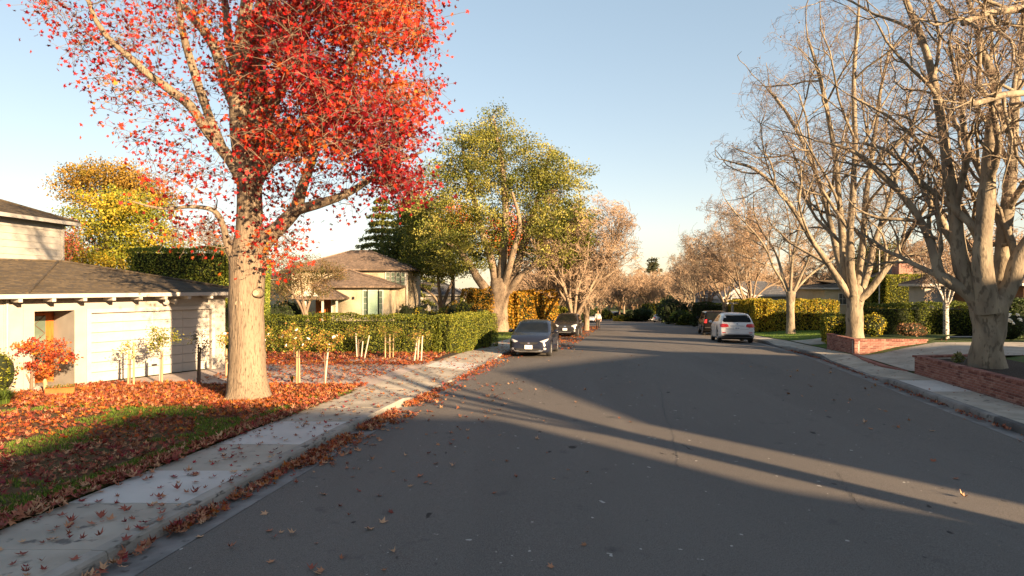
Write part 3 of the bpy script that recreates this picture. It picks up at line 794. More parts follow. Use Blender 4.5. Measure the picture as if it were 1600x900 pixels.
    link('twigs', np_mesh('twigs', np.concatenate([V1, V2, Vb]), [np.concatenate([F1, F2+len(V1)]), Fb+len(V1)+len(V2)], [M['twig_gum']]), root)['kind'] = 'stuff'
    LC = np.array(LC); LP = np.array(LP); n = len(LC)
    # colour by place in the crown
    f = np.array([noise.noise((c[0]*.75, c[1]*.75, c[2]*.75)) for c in LC])
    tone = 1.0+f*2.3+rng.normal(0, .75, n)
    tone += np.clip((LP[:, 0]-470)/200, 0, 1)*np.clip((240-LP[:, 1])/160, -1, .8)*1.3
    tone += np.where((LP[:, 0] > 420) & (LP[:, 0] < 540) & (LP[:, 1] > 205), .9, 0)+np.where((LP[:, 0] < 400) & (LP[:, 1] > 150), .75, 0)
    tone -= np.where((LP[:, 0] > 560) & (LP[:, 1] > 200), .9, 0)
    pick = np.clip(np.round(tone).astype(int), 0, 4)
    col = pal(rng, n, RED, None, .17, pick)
    R = rotmats(rng, n); sz = rng.uniform(.09, .16, n)
    order = np.argsort(LC[:, 1]-2*(sz-.2)); vis = [i for i in order if -30 < LP[i, 1]][:300]
    meshes = []
    for k in range(5):
        c = np.repeat(np.array([RED[k]]), len(STAR[0]), axis=0); meshes.append(np_mesh('leaf', STAR[0], STAR[1], [M['leaf']], col=c))
    for i in vis:
        o = link('leaf', meshes[pick[i]], root); o.location = LC[i]; o.rotation_euler = Matrix(R[i].tolist()).to_euler(); o.scale = (sz[i],)*3
    rest = np.setdiff1d(np.arange(n), np.array(vis))
    V, Fc, c = scatter(STAR, LC[rest], sz[rest], R[rest], col[rest])
    link('foliage', np_mesh('foliage', V, Fc, [M['leaf']], col=c), root)['kind'] = 'stuff'
    return root
sweetgum()

# ------------------------------------------------------------------ bare planes on the right
def at(px, d, dz=0): x = (px-800)*d/F; return (x, d, gz(x, d)+dz)
GR = 'bare plane trees along the right kerb'
def lp(lst, rr, d0, d1): return ([tuple(P(x, y, d0+(d1-d0)*i/(len(lst)-1))) for i, (x, y) in enumerate(lst)], [rr[0]+(rr[1]-rr[0])*(i/(len(lst)-1))**.8 for i in range(len(lst))])
dA = 18.5
PA = [lp([(1540, 488), (1514, 460), (1484, 440), (1468, 428), (1460, 398), (1446, 360), (1418, 315), (1380, 275), (1340, 240), (1300, 225)], (.24, .045), dA-.1, dA+1.5),
      lp([(1541, 490), (1516, 448), (1500, 410), (1493, 340), (1482, 267), (1469, 178), (1447, 80), (1415, 0), (1390, -60)], (.30, .05), dA, dA+.8),
      lp([(1545, 488), (1536, 430), (1535, 390), (1541, 320), (1544, 267), (1549, 200), (1556, 140), (1535, 80), (1522, 30), (1500, -40)], (.31, .05), dA-.2, dA-.9),
      lp([(1549, 486), (1566, 430), (1568, 390), (1573, 330), (1580, 267), (1584, 190), (1592, 110), (1600, 30), (1590, -60)], (.29, .05), dA+.2, dA+1.5),
      lp([(1551, 488), (1576, 448), (1592, 405), (1612, 370), (1640, 330), (1668, 250), (1690, 160), (1700, 50)], (.30, .06), dA-.1, dA-1.0),
      lp([(1690, 160), (1660, 150), (1620, 145), (1570, 148), (1540, 157), (1520, 163)], (.10, .07), dA-1.0, dA-3), lp([(1690, 60), (1650, 20), (1600, 14), (1550, 20), (1520, 28), (1506, 36)], (.12, .08), dA-1.0, dA-3.2),
      lp([(1548, 472), (1545, 440), (1540, 400), (1505, 330), (1460, 250), (1400, 190), (1330, 150)], (.17, .035), dA+.4, dA+3)]
tA, oA = make_bare('plane_tree', 'thick knobbly bare plane tree in the mulch behind the nearer brick wall', at(1545, 18.5), 0, 16, 2.05, .41, 6.9, 21, GR, tw=5, fruits=200, paths=PA, minr=.0038, trough=.13)
dB = 27.8
PB = [lp([(1326, 462), (1312, 440), (1294, 412), (1268, 375), (1238, 325), (1205, 285), (1175, 262), (1150, 255)], (.17, .05), dB-.1, dB-1),
      lp([(1330, 462), (1320, 425), (1317, 380), (1312, 320), (1304, 240), (1290, 160), (1275, 100), (1262, 60)], (.20, .05), dB, dB+.5),
      lp([(1334, 462), (1329, 420), (1328, 360), (1333, 300), (1336, 220), (1334, 130), (1338, 60), (1342, 10)], (.21, .05), dB-.2, dB-1),
      lp([(1338, 460), (1344, 420), (1349, 370), (1354, 300), (1366, 220), (1376, 140), (1392, 70)], (.20, .05), dB, dB+1),
      lp([(1342, 462), (1356, 425), (1366, 380), (1384, 330), (1402, 270), (1424, 200), (1440, 150)], (.18, .05), dB+.2, dB+2),
      lp([(1343, 468), (1362, 450), (1385, 418), (1410, 380), (1438, 335), (1460, 300), (1480, 250)], (.18, .05), dB-.2, dB-1.5),
      lp([(1330, 458), (1312, 410), (1300, 360), (1285, 300), (1258, 230), (1225, 170), (1200, 140)], (.18, .05), dB+.2, dB+2.5)]
tB, oB = make_bare('plane_tree', 'tall bare plane tree with sunlit trunk rising from the smaller brick planter', at(1335, 27.8, .1), 0, 14.2, 2.35, .34, 6.0, 8, GR, tw=5, fruits=260, paths=PB, minr=.0048, trough=.10)
tC, oC = make_bare('plane_tree', 'slim bare plane tree standing on the green lawn beside the driveway', at(1235, 44), 2.2, 13.6, 2.7, .27, 6.0, 17, GR, limbs=6, tw=5, minr=.007)
tD, _ = make_bare('plane_tree', 'bare many stemmed tree rising behind the yellow green hedge', at(1170, 55), .2, 11, 2.0, .27, 4.8, 33, GR, limbs=8, tw=5, minr=.013, tm='twig_far', bm='bark_far')
clone(tC, at(1133, 62), 4.0, 'bare tree right behind the black parked car', GR, (.85, .85, .8))
clone(tD, at(1103, 75), 2.5, 'bare tree between the black car and the distant silver car', GR, .98)
clone(tB, at(1083, 88), .9, 'small pale bare tree above the dark shrubs beyond the silver car', GR, .72)
clone(tD, at(1068, 103), 4.1, 'farthest bare tree on the right before the bend', GR, 1.0)
# left and far
GL = 'bare street trees beyond the parked cars'
tH, _ = make_bare('street_tree', 'wide bare street tree with several stems behind the darker parked car', at(896, 52), 1.0, 11.6, 1.3, .38, 5.6, 41, GL, limbs=8, tw=5, minr=.013, tm='twig_far', bm='bark_far')
clone(tD, at(916, 57, -.02), 1.0, 'upright bare tree next to the wide bare tree by the parked cars', GL, .95)
clone(tD, at(869, 68), 3.0, 'bare tree in the garden left of the street beyond the autumn shrubs', GL, 1.0)
clone(tH, at(903, 80), 2.0, 'bare tree behind the walking person', GL, .85)
tF, _ = make_bare('street_tree', 'low bare orange tinged tree at the far end of the street on the left', at(925, 112), 1.0, 10, 2.2, .26, 5.2, 55, 'far bare trees at the end of the street', limbs=7, tw=3, minr=.024, tm='twig_far', bm='bark_far')
FARG = 'far bare trees at the end of the street'
far = [(938, 128), (952, 150), (968, 135), (984, 126), (1000, 140), (1014, 128), (1030, 150), (1046, 134), (1060, 122), (1078, 140), (1096, 128), (890, 130), (866, 120), (842, 140), (975, 175), (1008, 180), (1040, 190), (1070, 175), (920, 180), (1115, 110), (1135, 125), (1160, 110), (1185, 120), (1215, 112), (1250, 120), (820, 110), (790, 125)]
for i, (px, d) in enumerate(far):
    s = (.92, 1.05, .85, 1.0)[i % 4]*(1.0 if d < 160 else 1.2)
    clone(tF, at(px, d), i*1.7, 'far bare orange tinged tree '+('left of the branch road' if px < 935 else 'straight ahead over the branch road' if px < 1000 else 'behind the distant silver saloon' if px < 1070 else 'well right of the distant silver saloon')+(', nearer row' if d < 132 else ', farther row'), FARG, s)
# pinkish bare trees behind the houses on the right
tP, _ = make_bare('bare_tree', 'pinkish bare tree behind the white house on the right', at(1500, 62), 1.0, 9.5, 1.8, .2, 5.0, 61, None, limbs=7, tw=5, minr=.02, tm='twig_far', bm='bark_far')
for px, d, s, l in ((1425, 70, .95, 'pinkish bare tree beside the brick chimney'), (1580, 58, .95, 'pinkish bare tree beyond the right edge of the white house'), (1290, 78, 1.0, 'bare tree behind the grey roofed house'), (1345, 84, .9, 'bare tree seen behind the sunlit trunk of the planter tree'), (1640, 66, 1.0, 'bare tree beyond the brown wooden house')):
    clone(tP, at(px, d), px, l, None, s)
tn, _ = make_bare('bare_tree', 'grey leafless tree behind the yellow tree on the left', at(90, 52), 2.0, 9.5, 2.2, .2, 5, 71, None, limbs=6, tw=5, minr=.014, tm='twig')
clone(tn, at(345, 44), 1.0, 'leafless garden tree behind the tall clipped hedge', None, .85)
clone(tn, at(560, 95), .5, 'leafless tree far behind the beige house', None, 1.0)
# birch
make_bare('birch_tree', 'small white barked birch in front of the clipped hedge', at(1478, 29.5), 0, 4.6, 1.55, .115, 2.2, 77, None, limbs=5, tw=4, bm='bark_birch', tm='twig_far', minr=.008)
# off to the right, outside the picture: their shadows cross the road
sp3 = plane_spec(0)[:4]; sp3[3] = dict(sp3[3], kids=0); sp3[2] = dict(sp3[2], kids=2); sp3[1] = dict(sp3[1], kids=3)
make_bare('plane_tree', 'bare plane tree outside the picture on the right', (11.3, 1.6, gz(11.3, 1.6)), .4, 13, 3.2, .25, 5, 90, GR, limbs=5, spec=sp3)
def added_tree(label, q, p, r, H, n, seed):
    x, y = .766*q+.643*p, .643*q-.766*p
    leafy('evergreen_tree', label, Vector((x, y, gz(x, y))), [([(x, y, 0), (x, y, H*.4), (x, y, H*.8)], [.3, .22, .08])], [((x, y, H*.5), (r, r, H*.42), 5), ((x, y, H*.75), (r*.7, r*.7, H*.22), 2)], 200, n, .3, OLIVE, None, seed=seed, spread=.3)
added_tree('slender evergreen outside the picture on the right, added to shade the white car', 32.7, 8, .8, 9.4, 6000, 66)
added_tree('round evergreen outside the picture beyond the slender one, added to shade the hedge', 43, 10, 4.0, 6.0, 9000, 67)
added_tree('unseen evergreen behind the camera, added to shade the left lawn', -3.5, 22, 4.2, 11, 12000, 68)
added_tree('unseen evergreen far behind the camera, added for car reflections', -32, 40, 5, 12, 6000, 69)

# ------------------------------------------------------------------ leafy trees
def el(px, py, d, rx_, ry_, rz_, w): return (tuple(P(px, py, d)), (rx_, ry_, rz_), w)
def elG(px, py, d, a, b_, c, w): return (tuple(P(px, py, d)), (a*1.22, b_*1.1, c*1.15), w)
dG = 52; b = Vector(at(775, dG, .1)); s = dG/F
def pp(lst, d0, d1=None):
    d1 = d1 or d0; n = len(lst); return [tuple(P(x, y, d0+(d1-d0)*i/(n-1))) for i, (x, y) in enumerate(lst)]
leafy('evergreen_tree', 'huge olive green spreading tree with broad pale trunk beside the blue grey car', b,
      [(pp([(776, 530), (777, 505), (778, 475), (780, 455), (781, 435)], dG), [1.15, .86, .76, .92, .6]),
       (pp([(768, 462), (750, 440), (735, 415), (715, 390), (690, 375)], dG, dG-1.5), [.42, .34, .28, .2, .1]),
       (pp([(776, 452), (770, 415), (752, 360), (738, 300), (725, 245), (722, 215)], dG, dG+1), [.42, .34, .27, .2, .13, .06]),
       (pp([(782, 450), (786, 400), (790, 340), (786, 270), (775, 205), (770, 180)], dG, dG-1), [.42, .36, .3, .22, .12, .05]),
       (pp([(790, 455), (806, 420), (822, 370), (838, 320), (852, 265), (860, 230)], dG, dG+1.5), [.44, .36, .28, .2, .12, .06]),
       (pp([(794, 455), (815, 430), (848, 405), (880, 385), (910, 350)], dG, dG-1.5), [.34, .26, .2, .14, .06]),
       (pp([(788, 450), (800, 400), (812, 350), (800, 300)], dG-.3, dG-3), [.3, .25, .18, .08])],
      [elG(775, 200, dG, 1.6, 2.5, 1.5, 4.5), elG(735, 250, dG, 2.6, 3, 2.4, 11), elG(800, 265, dG, 3.6, 4, 2.8, 19), elG(865, 285, dG, 2.6, 3, 2.2, 11), elG(700, 330, dG, 3.0, 3.5, 3.0, 14),
       elG(780, 350, dG, 4.2, 4.5, 2.4, 14), elG(870, 355, dG, 2.8, 3.4, 2.1, 14), elG(720, 395, dG, 2.8, 3, 1.5, 10), elG(855, 400, dG, 2.6, 3, 1.0, 5), elG(905, 330, dG, 1.2, 1.8, 1.1, 2.5), elG(690, 275, dG, 1.7, 2, 1.6, 3)],
      1150, 78000, .18, OLIVE, [.2, .32, .3, .18], seed=9, spread=.40, bark='bark_far', twigm='bark_plane', flare=(1.4, .3))
dK = 58; b = Vector(at(690, dK))
leafy('garden_tree', 'smaller green tree with forked pale trunk behind the clipped hedge', b,
      [(pp([(690, 525), (690, 500), (691, 480), (691, 472)], dK), [.36, .29, .27, .2]),
       (pp([(690, 482), (680, 465), (668, 455), (655, 446)], dK), [.12, .10, .08, .04]), (pp([(690, 478), (686, 450), (684, 430), (676, 395)], dK), [.17, .14, .11, .05]),
       (pp([(692, 478), (700, 455), (707, 435), (704, 395)], dK, dK+1), [.17, .14, .11, .05]), (pp([(693, 482), (705, 472), (718, 466), (728, 455)], dK), [.08, .07, .05, .03])],
      [el(665, 355, dK, 2.3, 2.4, 2.7, 10), el(695, 390, dK, 3.0, 2.6, 2.4, 12), el(655, 400, dK, 1.6, 1.8, 1.9, 6), el(640, 330, dK, 1.5, 1.6, 1.7, 5), el(700, 420, dK, 2.0, 2.0, .9, 4)],
      360, 24000, .18, [(.09, .11, .016), (.18, .19, .028), (.30, .28, .05)], None, seed=12, spread=.4)
def simple_tree(name, label, px, d, top, wid, bot, cols, n=14000, ncl=260, size=.2, seed=1, tr=.25, ells=None, spread=.5, bark='bark_dark', cat='tree', group=None):
    b = Vector(at(px, d)); s = d/F; base_y = HZ+(CH-b.z)/s
    es = ells or [el(px, (top+bot)/2, d, wid/2*s*.8, wid/2*s*.8, (bot-top)/2*s, 10), el(px-wid*.2, (top*.4+bot*.6), d, wid*.3*s, wid*.3*s, (bot-top)*.3*s, 5), el(px+wid*.2, (top*.35+bot*.65), d, wid*.3*s, wid*.3*s, (bot-top)*.3*s, 5)]
    return leafy(name, label, b, [(pp([(px, base_y+3), (px+2, (base_y+bot)/2), (px, bot), (px-2, (top+bot)/2), (px, top+(bot-top)*.2)], d), [tr*1.2, tr, tr*.85, tr*.6, tr*.2]),
        (pp([(px, bot), (px-wid*.2, bot-(bot-top)*.3), (px-wid*.3, bot-(bot-top)*.55)], d), [tr*.6, tr*.4, tr*.15]), (pp([(px, bot), (px+wid*.2, bot-(bot-top)*.3), (px+wid*.3, bot-(bot-top)*.55)], d), [tr*.6, tr*.4, tr*.15])],
        es, ncl, n, size, cols, None, seed=seed, spread=spread, bark=bark, cat=cat, group=group)
YEL = [(.16, .17, .02), (.30, .27, .02), (.42, .30, .025), (.22, .24, .03)]
d = 48
simple_tree('yellow_tree', 'bright yellow green leafy tree behind the garage roof', 190, d, 290, 170, 440, YEL, 26000, 330, .2, 5, .25,
            [el(170, 340, d, 3.4, 2.6, 2.2, 10), el(215, 335, d, 2.6, 2.6, 1.9, 8), el(165, 400, d, 4.0, 2.6, 2.0, 12), el(235, 390, d, 2.6, 2.6, 2.0, 8), el(110, 420, d, 1.6, 2, 1.2, 4)], .42)
d = 62
simple_tree('ochre_tree', 'rounded ochre brown tree top rising behind the bright yellow tree', 165, d, 248, 150, 330, [(.20, .14, .02), (.28, .17, .03), (.35, .20, .03)], 12000, 200, .24, 6, .3,
            [el(160, 275, d, 3.8, 3, 1.6, 10), el(120, 300, d, 2.4, 2.5, 1.8, 5), el(215, 292, d, 2.9, 2.5, 1.4, 5), el(250, 310, d, 1.6, 2, 1.2, 2)], .5)
simple_tree('copper_tree', 'thin russet tree left of the bright yellow tree', 92, 45, 320, 90, 440, [(.24, .11, .05), (.30, .15, .06), (.34, .06, .04), (.16, .14, .03)], 4000, 150, .15, 7, .15, None, .4)
# autumn tones behind the evergreen
for px, py, d, r, cc, l in ((706, 345, 70, 3.2, [(.62, .14, .03), (.66, .24, .04), (.5, .3, .05)], 'orange autumn tree glimpsed through the big olive tree'), (795, 362, 75, 2.6, [(.62, .10, .03), (.66, .18, .04)], 'small red orange tree seen behind the branches of the big olive tree')):
    simple_tree('autumn_tree', l, px, d, py-r*14, r*2000/d, py+r*14, cc, 5000, 110, .26, int(px), .2)
simple_tree('green_tree', 'dark green tree left of the forked garden tree', 640, 66, 320, 90, 440, [(.05, .065, .012), (.09, .11, .02), (.16, .15, .03)], 11000, 200, .26, 91, .25)
simple_tree('dark_tree', 'dark leafy tree between the big olive tree and the bare street tree', 868, 72, 428, 70, 480, [(.05, .045, .015), (.09, .07, .025), (.12, .10, .03)], 6000, 130, .24, 92, .2)
simple_tree('oak_tree', 'dark round leafy tree top behind the brick chimney', 1378, 74, 372, 90, 440, [(.045, .06, .015), (.08, .10, .02), (.16, .15, .04)], 12000, 220, .26, 93, .3)
simple_tree('fir_tree', 'dark conifer top above the far bare trees', 1021, 210, 402, 26, 440, [(.05, .06, .03), (.09, .08, .04)], 1500, 40, .8, 94, .5, [el(1021, 410, 210, 1.0, 1, 1.6, 2), el(1021, 422, 210, 2.2, 1, 2.4, 4), el(1021, 440, 210, 3.4, 1, 3.4, 5)], .5)
# cedar
def cedar(label, px, d, top, wid, seed, cols, tiers=22):
    rng = np.random.default_rng(seed); b = Vector(at(px, d)); s = d/F; root = thing('cedar_tree', label, 'tree', b)
    H = CH-(top-HZ)*s-b.z; tr = [([(0, 0, -.1), (0, 0, H*.5), (.1, 0, H)], [.38, .22, .03])]
    link('trunk', tube_mesh('trunk', tr, M['bark_dark'], seed=seed), root)
    br = []; LCc = []
    for k in range(tiers):
        z = H*(.18+.8*k/tiers); L = wid*s/2*(1-.86*k/tiers)*1.1
        for a in range(9):
            az = a*6.283/9+k*.7+rng.normal(0, .15); l = L*rng.uniform(.75, 1.1); dx, dy = math.cos(az), math.sin(az)
            pts = [(0, 0, z), (dx*l*.5, dy*l*.5, z+l*.03), (dx*l, dy*l, z-l*.12)]; br.append((pts, [.07, .04, .01]))
            m = int(80*l+16); t = rng.random(m)**.6; w = .38*(1-t*.45)*min(1, l*.5)
            LCc.append(np.stack([dx*l*t-dy*rng.normal(0, 1, m)*w, dy*l*t+dx*rng.normal(0, 1, m)*w, z-l*.12*t*t+rng.normal(0, .13, m)-.08], -1))
    V, Fc = tubes(br, 5); link('branches', np_mesh('branches', V, Fc, [M['bark_dark']]), root)['kind'] = 'stuff'
    C = np.concatenate(LCc); col = pal(rng, len(C), cols, None, .2)
    V, Fc, c = scatter(LEAF4, C, .26*rng.uniform(.7, 1.3, len(C)), rotmats(rng, len(C), .6), col)
    link('needles', np_mesh('needles', V, Fc, [M['leaf']], col=c), root)['kind'] = 'stuff'
    return root
cedar('tall layered conifer behind the right end of the beige house', 597, 72, 298, 128, 4, [(.08, .11, .025), (.17, .18, .035), (.27, .26, .05)], 15)
cedar('second taller conifer behind the first, half hidden by red leaves', 642, 84, 285, 110, 5, [(.07, .09, .025), (.13, .15, .035), (.22, .21, .05)], 16)

# brownish twiggy garden tree in front of the beige house
b = Vector(at(478, 36))
leafy('garden_tree', 'low twiggy brown garden tree in front of the beige house', b,
      [(pp([(480, 520), (479, 495), (472, 470)], 36), [.14, .12, .09]), (pp([(479, 500), (465, 470), (445, 445), (430, 430)], 36), [.09, .07, .05, .02]), (pp([(478, 490), (488, 460), (505, 435), (520, 425)], 36), [.09, .07, .05, .02]), (pp([(475, 480), (470, 440), (468, 415)], 36), [.08, .05, .02])],
      [el(465, 420, 36, 1.9, 1.5, .9, 8), el(440, 450, 36, 1.1, 1.3, .8, 4), el(515, 425, 36, 1.0, 1.2, .6, 3), el(490, 450, 36, 1.0, 1.2, .7, 3)],
      520, 12500, .08, [(.09, .09, .02), (.16, .10, .045), (.20, .13, .05)], None, seed=15, spread=.16, bark='twig_gum', wob=.2)

for k, (x, y, r, H) in enumerate(((10, -38, 4, 10), (-13, -34, 4, 9), (0, -62, 5, 11), (17, -54, 5, 11), (-26, -48, 6, 11), (-36, -24, 5, 9))):  # unseen trees added so the cars reflect foliage instead of bright sky
    leafy('evergreen_tree', ('unseen tree added behind the camera for car reflections, on the right', 'unseen tree added behind the camera for car reflections, on the left', 'unseen tree added for car reflections at the street end behind the camera', 'tall unseen tree added for car reflections beyond the right pavement', 'broad unseen tree added for car reflections beyond the left pavement', 'unseen tree added for car reflections at the far left')[k], Vector((x, y, .17)), [([(x, y, 0), (x, y, H*.4), (x, y, H*.8)], [.3, .22, .08])], [((x, y, H*.55), (r, r, H*.42), 5)], 120, 4200, .6, OLIVE, None, seed=80+k, spread=.5)
# ------------------------------------------------------------------ hedges and shrubs
HGREEN = [(.045, .065, .008), (.10, .125, .014), (.17, .19, .022), (.26, .25, .03)]
HYEL = [(.07, .09, .012), (.20, .20, .02), (.38, .31, .025), (.48, .36, .03)]
HDARK = [(.015, .028, .006), (.03, .05, .010), (.05, .075, .015)]
HOR = [(.14, .13, .02), (.34, .20, .02), (.50, .25, .025), (.56, .30, .03)]
hedge('long clipped green hedge between the leafy driveway and the beige house', [((-10.9, 26.7), (-2.95, 26.7), .9, 1.58, .1), ((-2.9, 26.25), (-1.15, 31.5), .9, 1.60, (.1, -.05))], HGREEN, dens=950, size=.062, seed=2)
hedge('tall dark clipped hedge standing behind the garage roof', [((-17.6, 30), (-13.2, 30), 1.6, 4.55, .1), ((-13.2, 30), (-11.6, 30.4), 1.6, 4.1, .1)], [(.09, .13, .022), (.17, .22, .03), (.26, .29, .04), (.33, .32, .045)], dens=330, size=.10, seed=3)
# autumn shrub bank
hedge('tall unclipped orange and yellow shrub hedge behind the parked cars', [((-.4, 54), (3.0, 57), 3, 3.4, -1.1), ((-3.5, 52), (-.6, 53.5), 3, 3.6, -1.0)], HOR, dens=170, size=.16, seed=4, rough=.2)
for px, d, r, cc, l in ((665, 50, (1.3, 1, 2.0), HYEL, 'yellow green bush right of the beige house'), (642, 52, (1.2, 1, 2.2), HDARK, 'dark green bush at the corner of the beige house'), (712, 49, (1.1, 1, 2.6), HOR, 'orange bush left of the dark trunk'), (745, 50, (1.3, 1, 2.4), HOR, 'orange bush just left of the broad pale trunk'), (700, 54, (1.5, 1, 2.2), HGREEN, 'green bush behind the forked garden tree'), (690, 44, (2.0, 1, 1.2), HYEL, 'low yellow bush at the foot of the forked garden tree'),
                       (726, 47, (.8, .7, 2.7), HGREEN, 'upright green shrub with a dark stem beside the orange bush'), (855, 58, (1.0, 1, 2.4), HGREEN, 'slim green shrub at the end of the orange hedge')):
    bush(l, at(px, d), r, cc, 2200, .15, int(px))
bush('dark glossy shrub left of the beige house porch', at(437, 37), (1.5, 1.1, 2.3), HDARK, 3000, .12, 31)
bush('green shrub below the porch of the beige house', at(465, 40), (1.4, 1.0, 1.8), HGREEN, 2500, .12, 32)
bush('dark shrub beside the far corner of the garage', at(366, 27), (1.0, .8, 2.1), HDARK, 1800, .12, 33)
# right side hedges
def pt(px, d): return ((px-800)*d/F, d)
hedge('yellow green hedge behind the slim tree on the lawn', [(pt(1192, 49), pt(1302, 50), 1.4, 2.3, -.6), (pt(1195, 48.6), pt(1142, 66), 1.4, 2.4, (-.6, -1.2))], [HDARK[2], HGREEN[2], HYEL[2], HYEL[3], (.34, .20, .03)], dens=300, size=.12, seed=21, rough=.15)
hedge('dark hedge behind the black car', [(pt(1140, 68), pt(1085, 73), 1.4, 2.6, -1.7)], HDARK, dens=90, size=.18, seed=22)
hedge('long low clipped hedge behind the driveway and the birch', [(pt(1352, 30.8), pt(1660, 31.6), 1.3, 1.42, .6)], [HDARK[1], HGREEN[1], HGREEN[1], HGREEN[2]], dens=420, size=.085, seed=23)
hedge('short clipped hedge end with yellow leaves beside the smaller planter', [(pt(1308, 30.5), pt(1300, 33.8), 1.0, 1.30, .1)], [HDARK[0], HGREEN[1], HYEL[2]], dens=420, size=.085, seed=24)
hedge('tall square clipped hedge in front of the brick chimney', [(pt(1378, 50), pt(1441, 50), 1.8, 4.3, -.6), (pt(1375, 50.5), pt(1352, 53), 1.6, 4.1, -.6)], [HGREEN[1], HGREEN[2], HGREEN[3], (.34, .30, .03)], dens=330, size=.10, seed=25)
hedge('dark hedge at the right edge of the picture', [(pt(1566, 28.5), pt(1680, 29.5), 1.2, 1.75, .6)], HDARK, dens=300, size=.1, seed=26)
bush('russet shrub with dry flower heads inside the smaller planter', (18.2-1.0, 27.6, .75), (.62, .5, .62), [(.20, .10, .05), (.30, .16, .08), (.36, .20, .12)], 1400, .07, 41)
bush('green shrub at the trunk of the planter tree', (15.9, 28.3, .7), (.75, .55, 1.0), HYEL, 1500, .09, 42)
bush('orange tinged shrub behind the sunlit plane trunk', at(1372, 36), (1.0, .9, 1.9), [(.12, .09, .02), (.26, .15, .04), (.34, .2, .06)], 1800, .12, 43)
bush('yellow green shrub against the long clipped hedge', at(1355, 29.6), (.7, .5, 1.25), HYEL, 1300, .09, 44)
bush('low juniper like shrub on the mulch beside the thick plane trunk', (14.65, 17.3, .66), (.55, .5, .40), [(.07, .08, .02), (.13, .13, .03)], 500, .08, 45, core=False)
bush('small spiky weed left of the thick plane trunk', (13.25, 19.0, .66), (.25, .2, .35), [(.12, .14, .04), (.2, .2, .07)], 160, .08, 46, core=False)
# white flowering bush at right
wf = bush('bush with white flowers at the right edge by the clipped hedge', at(1578, 26.5), (.75, .6, 1.15), HDARK, 1500, .09, 47)
rngf = np.random.default_rng(5)
def flowers(root, pts, r=.035, m=None):
    for p in pts:
        o = link('flower', FLOWER, root); o.location = p; o.scale = (r/.035,)*3; o.rotation_euler = (rngf.random(), rngf.random(), rngf.random()*6)
mbf = MB()
for k in range(7):
    a = k*.9; mbf.ball((math.cos(a)*.022, math.sin(a)*.022, .004*k-.01), (.02, .02, .014), 6, 4)
mbf.ball((0, 0, .008), .018, 6, 4)
M['petal'] = mat('white_petal', (.72, .70, .62), (.8, .78, .7), 9, .6)
FLOWER = mbf.mesh('flower', M['petal'], True)
flowers(wf, [(-.45+.12*k*rngf.random()*1.2, -.5, .75+.35*rngf.random()) for k in range(9)], .075)
# distance shrubs
for px, d, r, cc, l in ((1000, 117, (3.4, 2, 2.6), HDARK, 'big dark rounded hedge closing the street left of the silver car'), (1012, 122, (2.6, 2, 3.6), HYEL, 'sunlit yellow bush behind the big dark rounded hedge'), (976, 118.5, (2.2, 1.5, 1.3), HYEL, 'low pale green hedge on the island at the street end'),
                        (1050, 92, (2.6, 2, 4.3), HDARK, 'big dark evergreen shrub right of the distant silver car'), (1066, 84, (1.8, 1.6, 2.0), HGREEN, 'mid green shrub on the right bank before the bend'), (1040, 112, (2.0, 2, 4.6), HDARK, 'tall dark shrub directly behind the distant silver car'),
                        (1078, 80, (1.5, 1.3, 1.3), HGREEN, 'small green shrub near the right kerb before the bend'), (928, 128, (3.2, 2, 2.6), HGREEN, 'green bush on the left of the far branch road'), (946, 135, (2.0, 2, 2.0), HYEL, 'sunlit bush on the left of the far branch road'), (915, 112, (2.5, 2, 2.6), HDARK, 'dark bush behind the walking person'),
                        (885, 66, (1.5, 1.3, 2.2), HGREEN, 'green bush at the foot of the wide bare tree'), (899, 88, (2.2, 2, 2.4), HDARK, 'dark green bush left of the walking person')):
    c = at(px, d); bush(l, c, r, cc, 2000, .02*math.sqrt(d)*1.6, int(px)+7)
# wooded backdrop far off: reads as one mass
rng = np.random.default_rng(77)
n = 26000; az = rng.uniform(-.95, .95, n); rr_ = rng.uniform(235, 300, n); h = 10*(.55+.45*np.sin(az*23)*np.sin(az*7+1)+.2*np.sin(az*61))*rng.random(n)**.6
C = np.stack([rr_*np.sin(az), rr_*np.cos(az), -9+h*1.15+3], -1)
col = pal(rng, n, [(.16, .10, .06), (.24, .15, .09), (.10, .09, .04), (.30, .19, .10)], None, .2)
V, Fc, c = scatter(LEAF4, C, 2.1*rng.uniform(.5, 1.3, n), rotmats(rng, n), col)
link('distant_wood', np_mesh('distant_wood', V, Fc, [M['leaf']], col=c))['kind'] = 'stuff'

